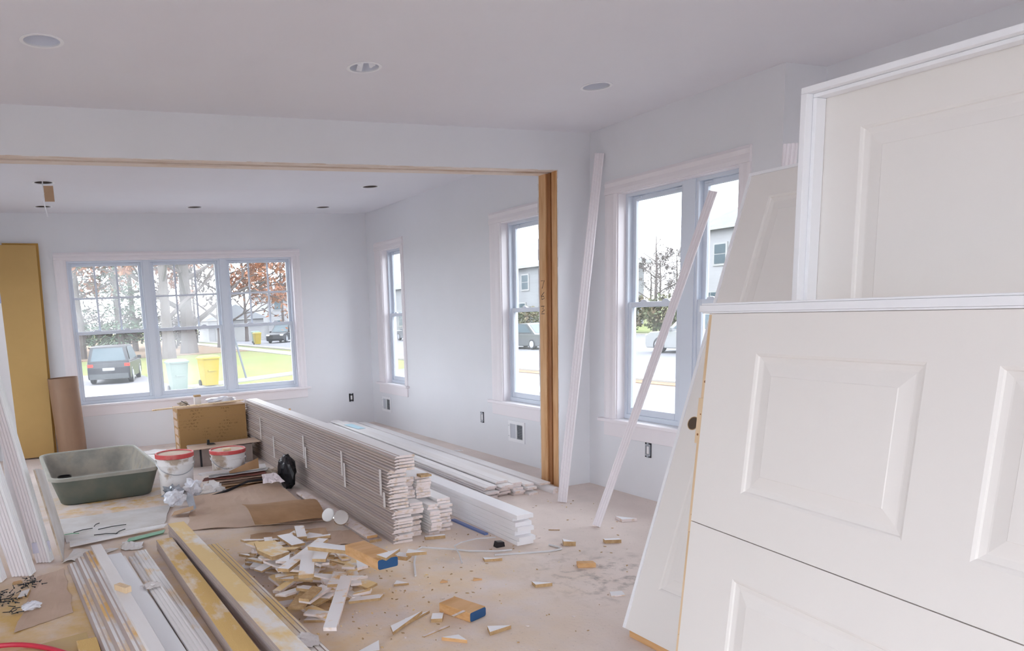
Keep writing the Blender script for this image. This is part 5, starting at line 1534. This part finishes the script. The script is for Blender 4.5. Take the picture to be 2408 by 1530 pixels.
house(48.5, 60, 35.0, 47.2, 7.6, 3.6, 'large white sided house with grey hip roof across the street', WHITE_S, [(46.0, 1.0, 2.6, 1.9), (45.2, 5.0, 1.1, 1.5), (41, 5.0, 1.1, 1.5), (38, 1.0, 1.8, 1.9)])
TWIG_P = mat('twig_pink', (0.13, 0.108, 0.105), 0.95, var=((0.105, 0.09, 0.088), 0.7, 0.4, 0.65))
for k, (x, y) in enumerate(((57, 60.5), (63.5, 65.0), (66, 71.5), (70, 70))):
    tree('garden_tree', x, y, 7.4 + k % 2, 0.15, 150 + k, 'pale leafless tree in the garden between the houses', TWIG_P, 2200, 0.11, low=0.14, spread=0.4, group='garden trees between the houses', bark=BARK_L)
house(47, 60, 66.0, 80.0, 6.4, 3.6, 'grey sided house further along the street', GREY_S, [(69, 4.2, 1.2, 1.5), (73, 4.2, 1.2, 1.5), (70, 1.0, 2.0, 1.8), (76, 1.0, 2.0, 1.8)])
house(46, 58, 86.0, 101.0, 5.6, 3.2, 'pale grey house at the end of the street', siding_mat('siding_pale', (0.15, 0.155, 0.165), 0.3), [(89, 3.6, 1.2, 1.4), (94, 3.6, 1.2, 1.4), (90, 0.6, 2.4, 2.0), (97, 0.6, 2.4, 2.0)])
# white garage and house beyond the lawn
t = thing('garage', (21.6, 92.0, GZ), 'white gabled garage beyond the street corner', 'garage')
MB().box((-3.6, 0, -0.1), (3.2, 7, 2.6)).build('wall', WHITE_S, t)
MB().prism([(-4.1, 2.61), (3.7, 2.61), (-0.2, 4.4)], -0.4, 7.4, 'y').build('roof', mat('roof_pale', (0.23, 0.24, 0.26), 0.9), t)
MB().box((-2.8, -0.06, 0.0), (1.4, -0.002, 2.1)).build('garage_door', FASC, t)
t = thing('garden_house', (30.5, 96, GZ), 'white two storey house behind the garage', 'house')
MB().box((-4, 0, -0.1), (5, 9, 5.4)).build('wall', WHITE_S, t)
MB().prism([(-4.5, 5.41), (5.5, 5.41), (0.5, 8.0)], -0.4, 9.4, 'y').build('roof', ROOF, t)
for wx in (-2.6, 0.4, 3.2):
    for wz in (0.9, 3.5):
        f_ = MB().box((wx - 0.6, -0.06, wz), (wx + 0.6, -0.002, wz + 1.4)).build('window', FASC, t)
        MB().box((wx - 0.5, -0.08, wz + 0.1), (wx + 0.5, -0.0605, wz + 1.3)).build('pane', HGLASS, f_)


def car(x, y, rz, L_, W_, H_, paint, label, suv=True):
    """Local +X is forward; z=0 on the ground."""
    t = thing('car', (x, y, GZ + 0.021), label, 'car', rz=rz)
    g = H_ * 0.13
    b = H_ * 0.58 if suv else H_ * 0.60
    hl, hw = L_ / 2, W_ / 2
    low = [(-hl, g + 0.12), (-hl + 0.08, g), (hl - 0.1, g), (hl, g + 0.15), (hl - 0.03, b * 0.82), (hl - 0.35, b * 0.95), (hl * 0.42, b), (-hl + 0.04, b), (-hl, b * 0.75)]
    MB().prism([(q[0], q[1]) for q in low], -hw, hw, 'y').build('body', paint, t, bevel=0.05)
    top = H_
    if suv:
        gh = [(-hl + 0.08, b), (-hl + 0.35, top - 0.04), (-hl + 0.7, top), (hl * 0.05, top), (hl * 0.42, b)]
    else:
        gh = [(-hl * 0.72, b), (-hl * 0.35, top - 0.02), (0.0, top), (hl * 0.18, top - 0.05), (hl * 0.52, b)]
    mb = MB()
    i = 0.17
    n = len(gh)
    A = [(q[0], -hw + (0.02 if q[1] <= b else i), q[1]) for q in gh]
    B = [(q[0], hw - (0.02 if q[1] <= b else i), q[1]) for q in gh]
    mb.face(A); mb.face(B[::-1])
    for k in range(n):
        j = (k + 1) % n
        mb.face([A[k], A[j], B[j], B[k]])
    mb.build('cabin', paint, t)
    gl = MB()
    def inset(P, s=0.80, off=Vector((0, 0, 0))):
        c = sum((Vector(p) for p in P), Vector()) / len(P)
        return [tuple(c + (Vector(p) - c) * s + off) for p in P]
    nrm = Vector((-1, 0, 0.35)).normalized() * 0.012
    rear = MB(); rear.face(inset([A[0], A[1], B[1], B[0]], 0.84, nrm)); rear.build('rear_window', HGLASS, t)
    fw = MB(); fw.face(inset([A[-2], A[-1], B[-1], B[-2]], 0.88, Vector((0.012, 0, 0.012)))); fw.build('windscreen', HGLASS, t)
    for s, P in ((-1, A), (1, B)):
        sd = MB(); sd.face(inset(P, 0.80, Vector((0, s * 0.035, 0.01)))); sd.build('side_window', HGLASS, t)
    wr = H_ * 0.21
    for wx in (-hl * 0.62, hl * 0.62):
        for s in (-1, 1):
            w_ = MB().lathe([(0, -0.11), (wr * 0.9, -0.11), (wr, -0.08), (wr, 0.08), (wr * 0.9, 0.11), (0, 0.11)], 20).build('wheel', BLACK, t, smooth=True)
            w_.matrix_local = Matrix.Translation((wx, s * (hw - 0.09), wr)) @ Matrix.Rotation(PI / 2, 4, 'X')
            rm = MB().lathe([(0, 0.0), (wr * 0.62, 0.0), (wr * 0.62, 0.012), (0, 0.02)], 14).build('rim', GREYM, w_)
            rm.location = (0, 0, -0.125 if s > 0 else 0.112)
    for s in (-1, 1):
        MB().box((-hl - 0.02, s * hw * 0.86 - 0.14, b * 0.80), (-hl + 0.05, s * hw * 0.86 + 0.10, b * 0.93)).build('tail_light', mat('tail_red', (0.5, 0.03, 0.02), 0.3), t)
        MB().box((hl - 0.12, s * hw * 0.78 - 0.16, b * 0.72), (hl + 0.005, s * hw * 0.78 + 0.16, b * 0.86)).build('headlight', BULBG, t)
        MB().box((hl * 0.30, s * (hw + 0.10) - 0.09, b), (hl * 0.36, s * (hw + 0.10) + 0.09, b + 0.14)).build('mirror', paint, t)
    MB().box((-hl - 0.05, -hw * 0.92, g + 0.02), (-hl + 0.02, hw * 0.92, g + 0.26)).build('rear_bumper', mat('bumper_dark', (0.05, 0.055, 0.06), 0.5), t)
    MB().box((-hl - 0.015, -0.26, b * 0.62), (-hl - 0.001, 0.26, b * 0.62 + 0.13)).build('number_plate', FASC, t)
    return t


CAR_B = mat('car_black', (0.008, 0.009, 0.015), 0.35, coat=0.2)
car(2.95, 38.4, PI / 2 - 0.22, 4.6, 1.86, 1.70, CAR_B, 'black estate car parked on the driveway')
car(23.0, 78.0, PI / 2 + 2.5, 4.8, 1.9, 1.8, CAR_B, 'dark car parked at the street corner beyond the lawn')
car(27.2, 39.6, PI / 2 + 0.05, 4.7, 1.85, 1.52, mat('car_charcoal', (0.06, 0.065, 0.07), 0.25, coat=0.8), 'charcoal saloon parked in the street', suv=False)
car(28.4, 27.6, PI / 2, 4.9, 1.95, 1.85, mat('car_white', (0.21, 0.215, 0.22), 0.25, coat=0.8), 'white estate car parked in the street')
car(30.5, 62.0, PI / 2, 4.6, 1.85, 1.6, mat('car_grey', (0.13, 0.14, 0.15), 0.25, coat=0.8), 'grey car further along the street')


def cart(x, y, rz, m_, label, s=1.0):
    t = thing('wheeled_bin', (x, y, GZ + 0.021), label, 'bin', rz=rz)
    loft(MB(), [(rrect(-0.24 * s, 0.24 * s, -0.26 * s, 0.26 * s, 0.05), 0.05), (rrect(-0.31 * s, 0.31 * s, -0.34 * s, 0.34 * s, 0.06), 0.98 * s)], close0=True, close1=True).build('bin_body', m_, t, smooth=True)
    loft(MB(), [(rrect(-0.34 * s, 0.34 * s, -0.38 * s, 0.38 * s, 0.06), 0.985 * s), (rrect(-0.34 * s, 0.34 * s, -0.38 * s, 0.38 * s, 0.06), 1.03 * s), (rrect(-0.26 * s, 0.26 * s, -0.28 * s, 0.28 * s, 0.06), 1.10 * s)], close0=True, close1=True).build('lid', m_, t, smooth=True)
    for sx in (-1, 1):
        w_ = MB().lathe([(0, -0.03), (0.13, -0.03), (0.13, 0.03), (0, 0.03)], 16).build('wheel', BLACK, t)
        w_.matrix_local = Matrix.Translation((sx * 0.30, 0.30, 0.13)) @ Matrix.Rotation(PI / 2, 4, 'Y')
    MB().box((-0.16, -0.345 * s, 0.55 * s), (0.16, -0.315 * s, 0.60 * s)).build('lift_bar', m_, t)
    return t


BIN_Y = mat('bin_yellow', (0.30, 0.22, 0.004), 0.5)
BIN_G = mat('bin_green', (0.09, 0.135, 0.11), 0.5)
cart(5.95, 31.0, 0.15, BIN_Y, 'bright yellow wheeled bin beside the driveway', 1.12)
cart(4.45, 29.4, 0.1, BIN_G, 'pale green wheeled bin beside the bright yellow one', 1.12)
cart(20.6, 80.0, 0.1, mat('bin_dark_green', (0.10, 0.17, 0.13), 0.5), 'dark green wheeled bin at the street corner', 1.15)
cart(19.6, 75.6, 0.1, BIN_Y, 'yellow wheeled bin far off at the street corner', 1.1)

t = thing('sign_pole', (8.0, 33.2, GZ), 'thin leaning metal post at the lawn edge', 'post')
MB().tube([(0, 0, 0), (-0.45, 0.4, 2.5)], 0.045, 8).build('post', mat('post_dark', (0.10, 0.11, 0.13), 0.6), t)
MB().lathe([(0, 0), (0.09, 0), (0.09, 0.03), (0, 0.03)], 12).build('base', GREYM, t)
t = thing('utility_pole', (24.6, 83.0, GZ), 'wooden utility pole with crossarm beyond the lawn', 'pole')
MB().tube([(0, 0, 0), (0.05, 0, 9.0)], [0.16, 0.11], 8).build('pole', BARK_L, t)
MB().box((-1.1, -0.06, 8.2), (1.1, 0.06, 8.34)).build('crossarm', BARK_L, t)
for dx in (-1, 0, 1):
    MB().tube([(dx - 7 * q / 14, -4 * q / 14, 8.4 - 0.25 * math.sin(PI * q / 14)) for q in range(15)], 0.018, 4).build('wire', SCREW, t)
